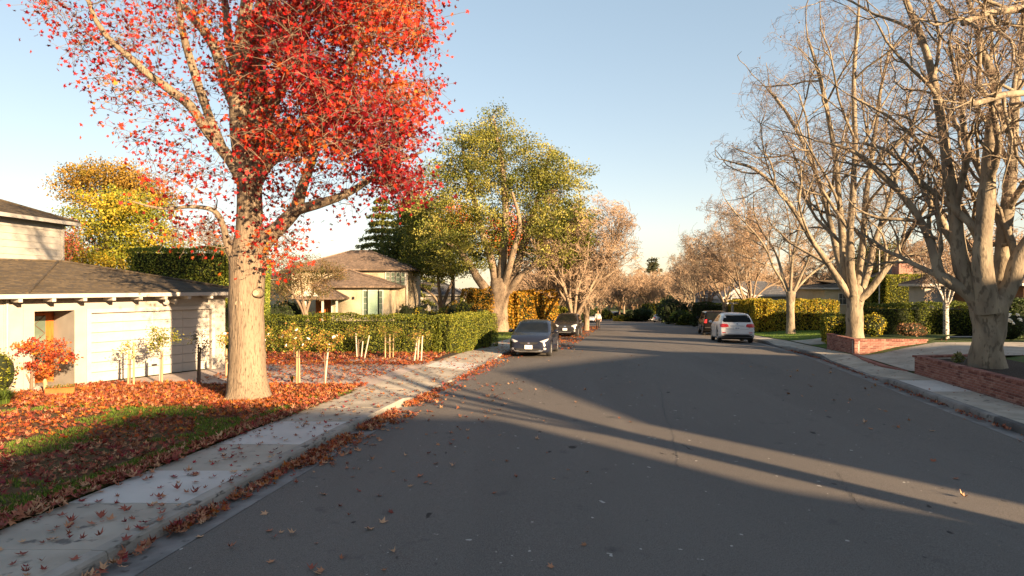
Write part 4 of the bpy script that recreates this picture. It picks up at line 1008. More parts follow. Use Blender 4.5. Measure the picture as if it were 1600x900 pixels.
# ------------------------------------------------------------------ standard roses with stakes
def rose(label, px, py, top, wid, stakes, cols, seed, group, flw=0, d=None, nleaf=260, wood='stake', tied=True, lsz=.055):
    """px,py: foot; top: row of crown top; stakes: list of (dx foot px, dx top px, row top, material)"""
    c = G(px, py, .2) if d is None else P(px, py, d); s = c.y/F; c.z = .19 if d is None else c.z
    root = thing('standard_rose', label, 'rose bush', c, 0, group); rng = np.random.default_rng(seed); rnd = random.Random(seed)
    def q(x, y, dd=0): v = P(x, y, c.y+dd)-c; return tuple(v)
    H = (py-top)*s; hw = wid*s/2; z1 = H*.58
    st = ([(0, 0, -.03), (.01, 0, z1*.5), (0, .01, z1)], [.018, .016, .014])
    link('stem', tube_mesh('stem', [st], M['twig_gum'], sides=8, rough=.03), root)
    T = crown_points(rng, [((0, 0, H*.78), (hw, hw*.8, H*.2), 3)], 26)
    T[:, 2] += np.abs(T[:, 0])*.1
    br = colonize([st], T, rng, rnd, wob=.15, rk=.02, rmin=.003, rmax=.012); V, Fc = tubes(br, 5)
    link('branches', np_mesh('branches', V, Fc, [M['twig']]), root)['kind'] = 'stuff'
    nleaf = int(nleaf*2.2); C = np.repeat(T, nleaf//26, axis=0)+rng.normal(0, .065, (nleaf//26*26, 3))
    V, Fc, cc = scatter(LEAF4, C, lsz*rng.uniform(.7, 1.4, len(C)), rotmats(rng, len(C)), pal(rng, len(C), cols, None, .2))
    link('foliage', np_mesh('foliage', V, Fc, [M['leaf']], col=cc), root)['kind'] = 'stuff'
    for k in range(flw):
        p = T[rng.integers(len(T))]+np.array([0, -.08, .03]); flowers(root, [tuple(p)], rng.uniform(.03, .045))
    for a, b_, yt, m_ in stakes:
        mb = MB(); mb.tube([q(px+a, py+3, .02), q(px+b_, yt, .02)], [.026, .022], 8); mb.build('stake', M[m_], root)
    if tied and stakes:
        a, b_, yt, m_ = stakes[0]; mb = MB(); z = z1*.8; mb.box(((a+b_)/2*s*.5, .01, z), (abs(a+b_)/2*s+.07, .05, .025)); mb.build('tie', M['stake_dark'], root)
    return root
GRN = 'standard roses tied to stakes'
RL = [(.12, .15, .02), (.24, .25, .035), (.36, .29, .045), (.36, .17, .05)]
RLY = [(.22, .22, .03), (.36, .30, .04), (.16, .17, .03)]
rose('sparse rose between two tall wooden stakes before the garage door', 203, 603, 530, 30, [(-3, -1, 548, 'stake'), (6, 6, 535, 'stake')], RLY, 1, GRN, nleaf=104)
rose('full rounded rose on a pale stem in front of the garage door', 251, 600, 512, 56, [(-1, -1, 545, 'stake_pale'), (2, 3, 548, 'stake')], RLY+[(.1, .13, .02)], 2, GRN, 1, nleaf=420)
rose('dark leaved rose on shaded stakes left of the thick trunk', 311, 597, 515, 38, [(-2, -1, 538, 'stake_dark'), (1, 2, 543, 'stake_dark')], [(.05, .06, .02), (.10, .09, .03)], 3, GRN, nleaf=150)
rose('rose with pale flowers just right of the thick trunk', 414, 600, 512, 50, [(-1, 0, 550, 'stake_pale')], RL, 4, GRN, 4, nleaf=300)
rose('bushy rose with white flowers on a double stake', 466, 601, 508, 66, [(-2, -2, 548, 'stake'), (2, 1, 546, 'stake')], RL, 5, GRN, 6, nleaf=560)
rose('rose with white flowers on a leaning pale stake', 507, 602, 515, 58, [(0, 6, 542, 'stake_pale')], RL+[(.45, .2, .04)], 6, GRN, 4, nleaf=480)
rose('narrow rose half hidden behind the thick trunk', 352, 588, 518, 22, [(2, 2, 545, 'stake')], RL, 7, GRN, 2, nleaf=150)
rose('thin rose behind the double staked one near the hedge', 459, 561, 512, 30, [(0, 0, 540, 'stake_dark')], RL, 8, GRN, 2, nleaf=150)
rose('rose with three splayed pale stakes before the hedge, left one', 560, 560, 508, 44, [(-2, -4, 520, 'stake_pale'), (4, 7, 533, 'stake_pale'), (9, 17, 524, 'stake_pale')], RL, 9, GRN, nleaf=260)
rose('rose with three brown stakes before the hedge, middle one', 608, 560, 504, 46, [(-6, -6, 519, 'stake'), (1, 1, 522, 'stake'), (6, 7, 521, 'stake')], RLY+RL, 10, GRN, nleaf=300)
rose('rose with three pale stakes nearest the pavement, before the hedge', 652, 565, 514, 44, [(-5, 0, 526, 'stake_pale'), (0, 3, 526, 'stake_pale'), (6, 8, 525, 'stake_pale')], RL, 11, GRN, nleaf=220)
# small planting by the house corner, left
JR = [(.34, .05, .015), (.48, .10, .02), (.56, .20, .03), (.28, .03, .02)]
c = G(54, 612, .19); s_ = c.y/F
leafy('japanese_maple', 'low spreading orange red maple in front of the orange front door', c,
      [([tuple(P(49, 614, c.y)), tuple(P(50, 590, c.y)), tuple(P(52, 565, c.y)), tuple(P(56, 545, c.y))], [.045, .035, .03, .015]),
       ([tuple(P(49, 600, c.y)), tuple(P(38, 580, c.y)), tuple(P(25, 560, c.y))], [.022, .018, .01]), ([tuple(P(50, 588, c.y)), tuple(P(68, 560, c.y)), tuple(P(90, 545, c.y))], [.022, .018, .01])],
      [el(55, 540, c.y, .85, .5, .20, 10), el(30, 545, c.y, .5, .4, .28, 5), el(85, 552, c.y, .55, .4, .18, 5), el(60, 575, c.y, .42, .4, .22, 5), el(105, 560, c.y, .25, .3, .1, 2), el(28, 575, c.y, .25, .3, .2, 2)],
      170, 2800, .062, JR, None, seed=6, spread=.07, bark='twig_gum', flare=(.1, .1), tmpl=STAR, cat='small tree')
bush('clipped green shrub at the left edge before the house', G(-14, 622, .19), (.55, .5, 1.35), HGREEN[1:], 2600, .06, 51)
def grass_clump(label, c, r, h, n, seed, cols):
    rng = np.random.default_rng(seed); root = thing('grass_clump', label, 'ornamental grass', c)
    V = []; Fc = []; CC = []
    for i in range(n):
        a = rng.random()*6.28; l = h*rng.uniform(.6, 1.1); o = r*rng.random()*.25; w = .006
        dx, dy = math.cos(a), math.sin(a); e = r*rng.uniform(.4, 1.1); b_ = len(V)
        for t, ww in ((0, w), (.35, w*1.2), (.7, w), (1, .001)):
            x = dx*(o+e*t*t); y = dy*(o+e*t*t); z = l*(t*1.5-.85*t*t)
            V += [(x-dy*ww, y+dx*ww, z), (x+dy*ww, y-dx*ww, z)]
        cc = np.array(cols[rng.integers(len(cols))])*rng.uniform(.7, 1.3); CC += [cc]*8
        for k in range(3): Fc.append((b_+2*k, b_+2*k+1, b_+2*k+3, b_+2*k+2))
    link('blades', np_mesh('blades', np.array(V), np.array(Fc), [M['grass']], col=np.array(CC)), root)['kind'] = 'stuff'
    return root
grass_clump('green strappy grass clump at the left edge of the leafy lawn', G(6, 634, .19), .42, .5, 340, 1, [(.07, .11, .015), (.12, .17, .03), (.05, .08, .02)])
grass_clump('small grass tuft in the leaves by the double staked rose', G(456, 598, .19), .10, .3, 60, 2, [(.3, .22, .05), (.2, .18, .04)])
# terracotta planter, leaning peg, rocks
c = G(94, 618, .19); root = thing('planter_trough', 'long terracotta trough with low plants under the orange maple', 'planter', c, .5)
mb = MB(); mb.box((0, 0, .09), (.62, .20, .18), taper=1); o = bevel(mb.build('trough', M['terracotta'], root), .015)
mb = MB(); mb.box((0, 0, .185), (.64, .22, .03)); o = bevel(mb.build('rim', M['terracotta'], root), .008)
rng = np.random.default_rng(8); C = rng.uniform((-.3, -.1, .19), (.3, .1, .28), (160, 3)); V, Fc, cc = scatter(LEAF4, C, .05*np.ones(160), rotmats(rng, 160), pal(rng, 160, [(.12, .12, .03), (.2, .18, .04)]))
link('foliage', np_mesh('foliage', V, Fc, [M['leaf']], col=cc), root)['kind'] = 'stuff'
c = G(72, 618, .17); mb = MB(); mb.tube([(0, 0, -.05), (-.04, .02, .36), (-.045, .022, .42)], [.045, .045, .025], 10)
tag(mb.build('wooden_peg', M['stake'], None, loc=c), 'short pale wooden peg leaning beside the terracotta trough', 'peg')
def rock(label, c, r, seed, grp=None):
    mb = MB(); mb.ball((0, 0, 0), 1, 12, 8)
    mb.v = [tuple(Vector(v)*(1+.45*noise.noise(Vector(v)*1.6+Vector((seed, 0, 0))))) for v in mb.v]
    mb.v = [(v[0]*r[0], v[1]*r[1], v[2]*r[2]) for v in mb.v]
    return tag(mb.build('garden_rock', M['rock'], None, smooth=False, loc=c), label, 'rock', grp)
rock('grey garden rock nearest the wooden peg', G(58, 611, .2), (.16, .12, .12), 1); rock('flat grey rock under the orange maple', G(40, 609, .18), (.17, .13, .09), 4); rock('small pale rock left of the flat one under the maple', G(30, 613, .18), (.10, .09, .08), 9)

# ------------------------------------------------------------------ brick planter walls
BR = []
for m_ in ('brick', 'brick', 'brick', 'brick2', 'brick3'):
    mb = MB(); mb.box((0, 0, 0), (1, 1, 1)); BR.append(mb.mesh('brick', M[m_]))
rb = random.Random(4)
def brick_wall(label, a, b_, ztop, zb0, zb1, thick=.22, left_end=True, capm=2, rootless=None, maxd=None):
    "a -> b_ plan points of the visible outer face; bottom from zb0 (at a) to zb1 (at b_)"
    A = Vector((a[0], a[1])); B = Vector((b_[0], b_[1])); L = (B-A).length; t = (B-A)/L; nn = Vector((-t.y, t.x))     # inward normal to the left of t
    root = rootless or thing('brick_wall', label, 'brick wall', (a[0], a[1], zb0))
    ang = math.atan2(t.y, t.x); o = Vector((root.location.x, root.location.y, root.location.z))
    mb = MB(); c0 = A+nn*.012; 
    ps = [(A+nn*.012+t*.012), (B+nn*.012-t*.012), (B+nn*(thick-.012)-t*.012), (A+nn*(thick-.012)+t*.012)]
    zl = [min(zb0, ztop)-.12, min(zb1, ztop-.07)-.12]
    vs = [(p.x-o.x, p.y-o.y, z-o.z) for p, z in zip(ps, (zl[0], zl[1], zl[1], zl[0]))]+[(p.x-o.x, p.y-o.y, ztop-.055-o.z) for p in ps]
    mb.add(vs, [(0, 3, 2, 1), (4, 5, 6, 7), (0, 1, 5, 4), (1, 2, 6, 5), (2, 3, 7, 6), (3, 0, 4, 7)]); mb.build('mortar', M['mortar'], root)
    ch = .072; bl = .215; k = 0; z = ztop-.058
    # coping of rowlock bricks
    x = 0
    while x < L-.02:
        w = .105; q = A+t*(x+w/2)+nn*(thick/2-.006)
        ob = link('brick', rb.choice(BR), root); ob.location = (q.x-o.x, q.y-o.y, ztop-.03-o.z+rb.uniform(-.002, .002)); ob.scale = (w-.011, thick+.02, .060); ob.rotation_euler = (0, 0, ang); x += w
    row = 0
    while True:
        zt_ = z-row*ch
        if zt_ < min(zb0, zb1)-.02: break
        x = -(row % 2)*bl/2
        while x < L:
            x0 = max(x, 0); x1 = min(x+bl, L)
            if x1-x0 > .04:
                m_ = (x0+x1)/2; zg = zb0+(zb1-zb0)*m_/L
                if zt_ > zg-.01 and (maxd is None or (A+t*m_).y > maxd):
                    q = A+t*m_+nn*(.05-rb.uniform(0, .004))
                    ob = link('brick', rb.choice(BR), root); ob.location = (q.x-o.x, q.y-o.y, zt_-ch/2-o.z); ob.scale = (x1-x0-.011, .1, ch-.011); ob.rotation_euler = (0, 0, ang)
            x += bl
        row += 1
    return root
def wl(d, o=1.40): return (XR(d)+o, d)
# nearer wall: runs beside the pavement, then returns along the driveway
def wall_seq(label, pts, ztop, zb, thick=.22, mind=0):
    root = thing('brick_wall', label, 'brick wall', (pts[0][0], pts[0][1], zb[0]))
    for i in range(len(pts)-1): brick_wall('', pts[i], pts[i+1], ztop, zb[i], zb[i+1], thick, rootless=root, maxd=mind)
    return root
c2 = (wl(20.55)[0], 20.55)
wall_seq('nearer brick planter wall around the mulch bed of the thick plane tree', [(wl(20.55)[0]+2.4, 21.0), (wl(20.55)[0]+.0, 20.55), wl(12.5)], .72, [.60, .10, .13], mind=13.4)
c1 = G(1335, 557, .05)
wl1 = (XR(29.2)+1.40, 29.2)
wall_seq('smaller brick planter wall around the sunlit plane tree', [wl1, (c1.x, c1.y), (c1.x+2.9, c1.y-.1)], .76, [.02, .05, .66])
sheet('mulch_bed', [(c2[0]+.2, 20.45), (c2[0]+2.4, 20.9), (c2[0]+9, 20.3), (c2[0]+8, 10), (wl(10)[0]+.21, 10), (wl(13)[0]+.21, 13), (wl(17)[0]+.21, 17)], M['mulch'], .60)
V = [(c1.x+.15, c1.y+.18), (wl1[0]+.2, 29.2), (wl1[0]+3, 29.6), (20.5, 29.5), (c1.x+3.0, c1.y+.05)]
o = sheet('planting_bed', V, M['turf'], .0)
for v in o.data.vertices: v.co.z = .68
# brick edging course flush with the pavement between the planters
strip('brick_edging', [(c1.x+.02, c1.y-.02), (13.3, 24), (12.95, 22.2), (c2[0]+.1, 20.9)], .22, M['brick'], .175)
# ------------------------------------------------------------------ buildings
def face_courses(mb, A, B, C, D, rows, lip=.02):
    "A,B eave left/right; C,D top right/left. Stepped courses"
    A, B, C, D = map(Vector, (A, B, C, D)); n = (B-A).cross(D-A if (D-A).length > .01 else C-A).normalized()
    if n.z < 0: n = -n
    for i in range(rows):
        t0, t1 = i/rows, (i+1)/rows
        a, b_ = A.lerp(D, t0), B.lerp(C, t0); c, d = B.lerp(C, t1), A.lerp(D, t1)
        up = n*lip; mb.add([a+up, b_+up, c, d, a, b_], [(0, 1, 2, 3), (4, 5, 1, 0)])
def hip_roof(parent, x0, x1, y0, y1, ze, zr, m, rows=10, ov=.45, ridge='x', r0=None, r1=None, fascia='shingle2', name='roof', org=(0, 0, 0), Mx=None):
    X0, X1, Y0, Y1 = x0-ov, x1+ov, y0-ov, y1+ov; w = (Y1-Y0)/2 if ridge == 'x' else (X1-X0)/2
    if ridge == 'x':
        ym = (Y0+Y1)/2; ra = X0+(w if r0 is None else r0); rb_ = X1-(w if r1 is None else r1)
        Ra, Rb = (ra, ym, zr), (rb_, ym, zr)
        fs = [((X0, Y0, ze), (X1, Y0, ze), Rb, Ra), ((X1, Y1, ze), (X0, Y1, ze), Ra, Rb), ((X1, Y0, ze), (X1, Y1, ze), Rb, Rb), ((X0, Y1, ze), (X0, Y0, ze), Ra, Ra)]
    else:
        xm = (X0+X1)/2; ra = Y0+(w if r0 is None else r0); rb_ = Y1-(w if r1 is None else r1)
        Ra, Rb = (xm, ra, zr), (xm, rb_, zr)
        fs = [((X1, Y0, ze), (X1, Y1, ze), Rb, Ra), ((X0, Y1, ze), (X0, Y0, ze), Ra, Rb), ((X0, Y0, ze), (X1, Y0, ze), Ra, Ra), ((X1, Y1, ze), (X0, Y1, ze), Rb, Rb)]
    mb = MB()
    for f in fs: face_courses(mb, *f, rows)
    mb.box(((X0+X1)/2, (Y0+Y1)/2, ze-.03), (X1-X0-.04, Y1-Y0-.04, .05))
    ro = mb.build(name, M[m], parent)
    mb = MB(); h = .15
    mb.box(((X0+X1)/2, Y0-.015, ze-.06), (X1-X0, .03, h)); mb.box(((X0+X1)/2, Y1+.015, ze-.06), (X1-X0, .03, h))
    mb.box((X0-.015, (Y0+Y1)/2, ze-.06), (.03, Y1-Y0+.06, h)); mb.box((X1+.015, (Y0+Y1)/2, ze-.06), (.03, Y1-Y0+.06, h))
    mb.build('fascia', M[fascia], ro)
    mb = MB(); mb.tube([Vector(Ra)+Vector((0, 0, .03)), Vector(Rb)+Vector((0, 0, .03))], .07, 6)
    for c in ((X0, Y0, ze), (X0, Y1, ze)): mb.tube([Vector(c)+Vector((0, 0, .02)), Vector(Ra)+Vector((0, 0, .03))], .06, 6)
    for c in ((X1, Y0, ze), (X1, Y1, ze)): mb.tube([Vector(c)+Vector((0, 0, .02)), Vector(Rb)+Vector((0, 0, .03))], .06, 6)
    mb.build('ridge_cap', M[m], ro)
    return ro
def window(parent, x, y, z, w, h, frame='trimw', pane='glass', nx=2, nz=1, face=-1, depth=.06, axis='y', fw=.06):
    "window on a wall facing -y (axis y) or +-x (axis x)"
    R = Matrix.Translation((x, y, z)) @ (Matrix.Identity(4) if axis == 'y' else Matrix.Rotation(math.pi/2*(1 if face > 0 else -1), 4, 'Z'))
    mb = MB()
    for sx in (-1, 1): mb.box((sx*(w/2+fw/2), -depth/2, 0), (fw, depth, h+2*fw), M=R)
    for sz in (-1, 1): mb.box((0, -depth/2, sz*(h/2+fw/2)), (w, depth-.004, fw), M=R)
    fr = mb.build('window', M[frame], parent)
    mb = MB(); mb.box((0, -.016, 0), (w, .02, h), M=R); mb.build('pane', M[pane], fr)
    if nx*nz > 1:
        mb = MB()
        for i in range(1, nx): mb.box((-w/2+w*i/nx, -.036, 0), (.025, .02, h), M=R)
        for i in range(1, nz): mb.box((0, -.034, -h/2+h*i/nz), (w, .016, .022), M=R)
        mb.build('glazing_bars', M[frame], fr)
    return fr
def wallbox(parent, x0, x1, y0, y1, z0, z1, m, name='wall'):
    mb = MB(); mb.box(((x0+x1)/2, (y0+y1)/2, (z0+z1)/2), (x1-x0, y1-y0, z1-z0)); return mb.build(name, M[m], parent)

# --- the white house with the garage (local frame: x along the front, y into the house)
ang = math.atan2(GE.y, GE.x)
gh = thing('white_house', 'low white house with a double garage door, orange front door and brown hipped roof', 'house', (GA.x, GA.y, .2), ang)
def lz(y, d): return CH-(y-HZ)*d/F-.2
TH = 2.52
mb = MB(); DT = 1.98; dw0, dw1 = .0, 3.69
# front wall pieces, left to right: wall, entry recess, pier, garage opening, right pier
for x0, x1, z0, z1 in ((-9, -1.38, -.2, TH), (-1.38, -.42, 2.08, TH), (-.42, dw0, -.2, TH), (dw0, dw1, DT, TH), (dw1, 4.2, -.2, TH)):
    mb.box(((x0+x1)/2, .1, (z0+z1)/2), (x1-x0-.0005, .2, z1-z0))
mb.box((4.11, 3.1, 1.1), (.18, 5.8, TH+.4-.05)); mb.box((-2, 6.1, 1.1), (12.2, .2, TH+.35)); mb.box((-.33, 1.0, 1.0), (.17, 1.59, 2.2)); mb.box((-1.47, 1.0, 1.0), (.17, 1.59, 2.2))
mb.box((-.9, 1.0, 2.2), (.95, 1.58, .2))
mb.build('wall', M['stucco'], gh)
# vertical boards on the wall left of the entry
for i in range(12):
    x = -1.62-i*.42; mb = MB(); mb.box((x, -.008, 1.2), (.035, .016, 2.55)); mb.build('batten', M['stucco'], gh)
# entry door
dr_ = MB(); dr_.box((-.9, 1.2, 1.0), (.94, .06, 2.0)); door = dr_.build('front_door', M['orange_door'], gh)
mb = MB(); mb.box((-.92, 1.162, 1.15), (.56, .02, 1.5)); mb.build('door_pane', M['pale_glass'], door)
mb = MB()
for k in range(3):
    z0 = .42+k*.5
    for a, b_ in (((-1.18, z0), (-.66, z0+.5)), ((-.66, z0), (-1.18, z0+.5))): mb.tube([(a[0], 1.145, a[1]), (b_[0], 1.145, b_[1])], .012, 4)
mb.build('lattice', M['stake_dark'], door)
mb = MB(); mb.ball((-.53, 1.14, 1.0), .035); mb.build('handle', M['metal'], door)
mb = MB(); mb.box((-.9, .8, -.02), (.78, 1.5, .1)); mb.build('doorstep', M['conc'], gh)
# garage door: rows of panels
gd = tag(bpy.data.objects.new('garage_door', None)); COL.objects.link(gd); gd.parent = gh
nr = 7
for i in range(nr):
    for j in range(4):
        w = (dw1-dw0)/4; h = DT/nr
        mb = MB(); mb.box((0, 0, 0), (w-.004, .045, h-.013)); o = bevel(mb.build('panel', M['white'], gd, loc=(dw0+w*(j+.5), .13+.004*((i*3+j*5) % 3-1), h*(i+.5))), .005, 1) 
mb = MB(); mb.box(((dw0+dw1)/2, .17, DT/2), (dw1-dw0, .02, DT)); mb.build('backing', M['grey_metal'], gd)
mb = MB(); mb.box((1.85, .10, .32), (.16, .02, .05)); mb.tube([(1.80, .085, .32), (1.90, .085, .32)], .012, 6); mb.build('handle', M['metal'], gd)
mb = MB(); mb.box((dw0-.06, -.012, 1.05), (.12, .024, 2.1)); mb.box((dw1+.06, -.012, 1.05), (.12, .024, 2.1)); mb.box(((dw0+dw1)/2, -.01, DT+.06), (dw1-dw0, .02, .11)); mb.build('door_frame', M['white'], gh)
# roof
mb = MB(); ze = TH+.02; ap = (1.4, 5.0, 3.56)
E1, E2 = (-9.2, -.55, ze), (4.75, -.55, ze); tl = (-8.5, 5.0, 3.56)
face_courses(mb, E1, E2, ap, tl, 26, .014); face_courses(mb, E2, (4.75, 9.5, ze), ap, ap, 26, .014); mb.add([tl, ap, (4.75, 9.5, ze), (-9.2, 9.5, ze)], [(0, 1, 2, 3)])
roof = mb.build('roof', M['shingle'], gh)
mb = MB(); mb.tube([(E2[0], E2[1], ze+.03), (ap[0], ap[1], ap[2]+.03)], .05, 6); mb.tube([(-1.75, -.55, ze+.03), (ap[0]-.05, ap[1], ap[2]+.03)], .035, 6); mb.tube([(tl[0], tl[1], tl[2]+.02), (ap[0], ap[1], ap[2]+.02)], .05, 6); mb.build('ridge_cap', M['shingle'], roof)
mb = MB(); mb.box((-2.22, -.56, ze-.05), (13.9, .035, .11)); mb.box((4.76, 4.4, ze-.05), (.035, 10, .11)); mb.build('fascia', M['white'], roof)
mb = MB(); mb.box((-2.22, -.25, ze-.015), (13.86, .6, .02)); mb.build('soffit', M['white'], roof)
for i in range(17):
    mb = MB(); mb.box((0, -.0, 0), (.09, .50, .10)); o = mb.build('rafter_tail', M['white'], roof, loc=(-7.9+i*.75, -.29, ze-.15))
# flood lamp, downpipe
fl = MB(); fl.tube([(2.2, -.01, 2.28), (2.2, -.07, 2.28)], .08, 12); lamp = fl.build('flood_lamp', M['white'], gh)
for sx in (-1, 1):
    mb = MB(); mb.tube([(2.2+sx*.03, -.06, 2.28), (2.2+sx*.10, -.14, 2.27), (2.2+sx*.16, -.22, 2.24)], [.03, .065, .085], 12); mb.build('lamp_head', M['white'], lamp)
mb = MB(); mb.tube([(-2.0, -.06, 2.45), (-2.0, -.06, .02), (-2.0, -.16, -.05)], .035, 8); mb.build('downpipe', M['white'], gh)
# upper storey with boarded walls
us = MB(); us.box((-24.4, 25, 3.4), (9.2, 6.4, 4.6)); up = us.build('upper_storey', M['white'], gh)
up.parent = None
tag(up, 'white boarded two storey house end above the garage roof at the left edge', 'house')
up.name = 'boarded_house'
# boards
y = 1.45; xr = -19.8; k = 0
while y < 5.65:
    mb = MB(); mb.add([(0, 21.8, 0), (0, 28.2, 0), (0, 28.2, .28), (0, 21.8, .28), (.028, 21.8, 0), (.028, 28.2, 0), (.006, 28.2, .28), (.006, 21.8, .28)], [(4, 5, 6, 7), (0, 4, 7, 3), (1, 2, 6, 5), (0, 1, 5, 4), (3, 7, 6, 2)])
    o = mb.build('board', M['white'], up, loc=(xr, 0, y)); y += .275
mb = MB(); mb.box((xr+.02, 28.17, 3.5), (.09, .1, 4.4)); mb.build('corner_board', M['white'], up)
hip_roof(up, -29, xr+.05, 21.8, 28.2, 5.72, 7.1, 'shingle', rows=14, ov=.42, fascia='white')

# --- beige house
bh = thing('beige_house', 'two storey beige stucco house with brown hipped roofs behind the clipped hedge', 'house', (-13, 54, -1.0))
bh.location = (0, 0, 0)
wallbox(bh, -18.6, -8.85, 54, 62, -1.3, 4.2, 'beige')
hip_roof(bh, -18.6, -8.85, 54, 62, 4.28, 6.0, 'shingle2', rows=16, ov=.5)
wallbox(bh, -13.9, -9.5, 49.5, 54, -1.3, 2.75, 'beige', 'front_wing')
wallbox(bh, -14.55, -13.9, 50.4, 54, -1.3, 2.72, 'beige', 'side_wing')
hip_roof(bh, -14.8, -9.5, 49.5, 54.6, 2.86, 4.15, 'shingle2', rows=12, ov=.5, r0=1.9, r1=4.3)
for x, z, w, h in ((-10.45, 3.5, .34, .95), (-10.05, 3.5, .34, .95), (-9.62, 3.4, .33, 1.15), (-9.2, 3.4, .33, 1.15)): window(bh, x, 53.99, z, w, h, pane='pale_glass', nx=1, nz=3, fw=.08)
# tall front window
for x, w, p, nx, nz in ((-11.35, .26, 'pale_glass', 1, 4), (-10.75, .78, 'green_glass', 1, 1), (-10.15, .26, 'pale_glass', 1, 4)): window(bh, x, 49.49, 1.5, w, 1.95, pane=p, nx=nx, nz=nz, fw=.08)
mb = MB(); mb.box((-10.75, 49.44, .40), (1.75, .16, .08)); mb.build('sill', M['trimw'], bh)
mb = MB(); mb.box((-12.25, 49.44, 1.93), (.12, .12, .2)); mb.build('wall_lamp', M['metal'], bh)
mb = MB(); mb.box((-9.28, 53.85, 1.15), (1.3, .3, .08)); mb.build('ledge', M['shingle2'], bh)
mb = MB(); mb.box((-9.28, 53.97, .1), (1.05, .05, 1.8)); mb.build('side_door', M['trimw'], bh)
mb = MB(); mb.tube([(-8.86, 53.9, 4.1), (-8.86, 53.9, -1.2)], .045, 8); mb.build('downpipe', M['trimw'], bh)
mb = MB(); mb.tube([(-13.93, 49.45, 2.7), (-13.93, 49.45, -1.2)], .045, 8); mb.build('downpipe', M['trimw'], bh)
# porch
wallbox(bh, -15.4, -13.2, 50.2, 54, -1.3, 1.8, 'orange_door', 'porch_wall')
hip_roof(bh, -15.5, -12.9, 47.4, 50.4, 2.0, 2.85, 'shingle2', rows=8, ov=.3, ridge='y')
mb = MB(); mb.prism([(-15.6, 47.0, 2.1), (-14.2, 47.0, 2.1), (-14.9, 47.0, 2.75)], (0, .05, 0)); mb.build('porch_gable', M['trimw'], bh)
for x in (-15.35, -14.05, -13.0):
    mb = MB(); mb.box((x, 47.5, .35), (.14, .14, 3.2)); mb.build('porch_post', M['trimw'], bh)
# small far houses
def cottage(label, x0, x1, y0, y1, z0, ze, zr, wall='stucco', roof='slate', wins=(), ridge='x', name='far_house', ov=.4, **k):
    h = thing(name, label, 'house', ((x0+x1)/2, y0, z0)); L_ = Vector(h.location)
    o = wallbox(h, x0-L_.x, x1-L_.x, y0-L_.y, y1-L_.y, -.5, ze-z0, wall)
    hip_roof(h, x0-L_.x, x1-L_.x, y0-L_.y, y1-L_.y, ze-z0+.05, zr-z0, roof, rows=9, ov=ov, ridge=ridge, fascia='white', **k)
    for x, z, w, hh in wins: window(h, x-L_.x, -.01, z-z0, w, hh, nx=2, nz=2)
    return h
M['greyw'] = mat('grey_wall', (.20, .21, .23), (.26, .27, .29), 2, .9)
g1 = cottage('grey house with a dark slate roof behind the yellow green hedge', 24.8, 32.5, 70, 77, -1.8, 1.75, 3.25, 'greyw', 'slate', [(27, .4, .8, 1.0), (30, .4, .8, 1.0)], r0=1.0)
# gabled porch with white arch
gp = thing('gabled_porch', 'small gabled white trimmed porch left of the grey slate roof', 'porch', (24.2, 68, -1.7))
mb = MB(); mb.prism([(-1.7, 0, 3.2), (1.7, 0, 3.2), (0, 0, 4.35)], (0, 3, 0)); mb.build('gable', M['greyw'], gp)
for sx in (-1, 1):
    mb = MB(); mb.prism([(sx*1.85, -.12, 3.05), (sx*1.85, -.12, 3.25), (0, -.12, 4.55), (0, -.12, 4.33)][::sx], (0, 3.2, 0)); mb.build('barge_board', M['white'], gp)
    mb = MB(); mb.box((sx*1.2, -.02, 1.4), (.2, .2, 3.4)); mb.build('post', M['white'], gp)
mb = MB(); mb.tube([(1.0*math.cos(a), -.16, 3.0+.75*math.sin(a)) for a in [math.pi*k/10 for k in range(11)]], .09, 6); mb.build('arch', M['white'], gp)
# window house behind
cottage('pale cream house corner with a white window behind the plane trees', 29.8, 33.5, 61, 67, -1, 2.6, 3.3, 'beige', 'shingle', [(31.5, 1.6, .7, 1.0)])
# chimney house
ch = cottage('brown roofed house with a brick chimney behind the tall square hedge', 32.6, 42, 55, 59.5, -.7, 3.1, 4.9, 'beige', 'shingle2')
def chimney(label, x, y, z0, z1, w, dep, house=None, pot=True, m='brick'):
    c = tag(bpy.data.objects.new('chimney', None)); COL.objects.link(c)
    if house is not None: c.parent = house; c.location = Vector((x, y, z0))-house.location
    else: c.location = (x, y, z0); tag(c, label, 'chimney')
    H = z1-z0; mb = MB(); mb.box((0, 0, H/2), (w-.02, dep-.02, H)); mb.build('mortar', M['mortar'], c)
    rows = int(H/.16); 
    mbb = MB(); 
    for r_ in range(rows):
        for j in range(-1, 4):
            bw = w/3; x0 = max(-w/2, -w/2+j*bw+(r_ % 2)*bw/2); x1 = min(w/2, -w/2+(j+1)*bw+(r_ % 2)*bw/2)
            if x1-x0 > .05: mbb.box(((x0+x1)/2, -dep/2, r_*.16+.08), (x1-x0-.015, .05, .145)); 
        mbb.box((-w/2, 0, r_*.16+.08), (.05, dep*.96, .145)); mbb.box((w/2, 0, r_*.16+.08), (.05, dep*.96, .145))
    mbb.build('brickwork', M[m], c)['kind'] = 'stuff'
    mb = MB(); mb.box((0, 0, H+.04), (w+.1, dep+.1, .1)); mb.box((0, 0, H+.16), (w*.5, dep*.5, .15)); mb.build('cap', M['conc2'], c)
    return c
chimney('', 33.9, 55.6, 2.6, 5.1, 1.2, 1.0, ch, m='brick3')
h3 = cottage('far house with a second chimney and white wall above the treetops', 45.5, 52, 74, 80, -.5, 5.2, 6.2, 'stucco', 'shingle2', [(47.3, 4.4, .8, .7)])
chimney('', 46.6, 73.6, 4.5, 6.9, 1.1, 1.0, h3)
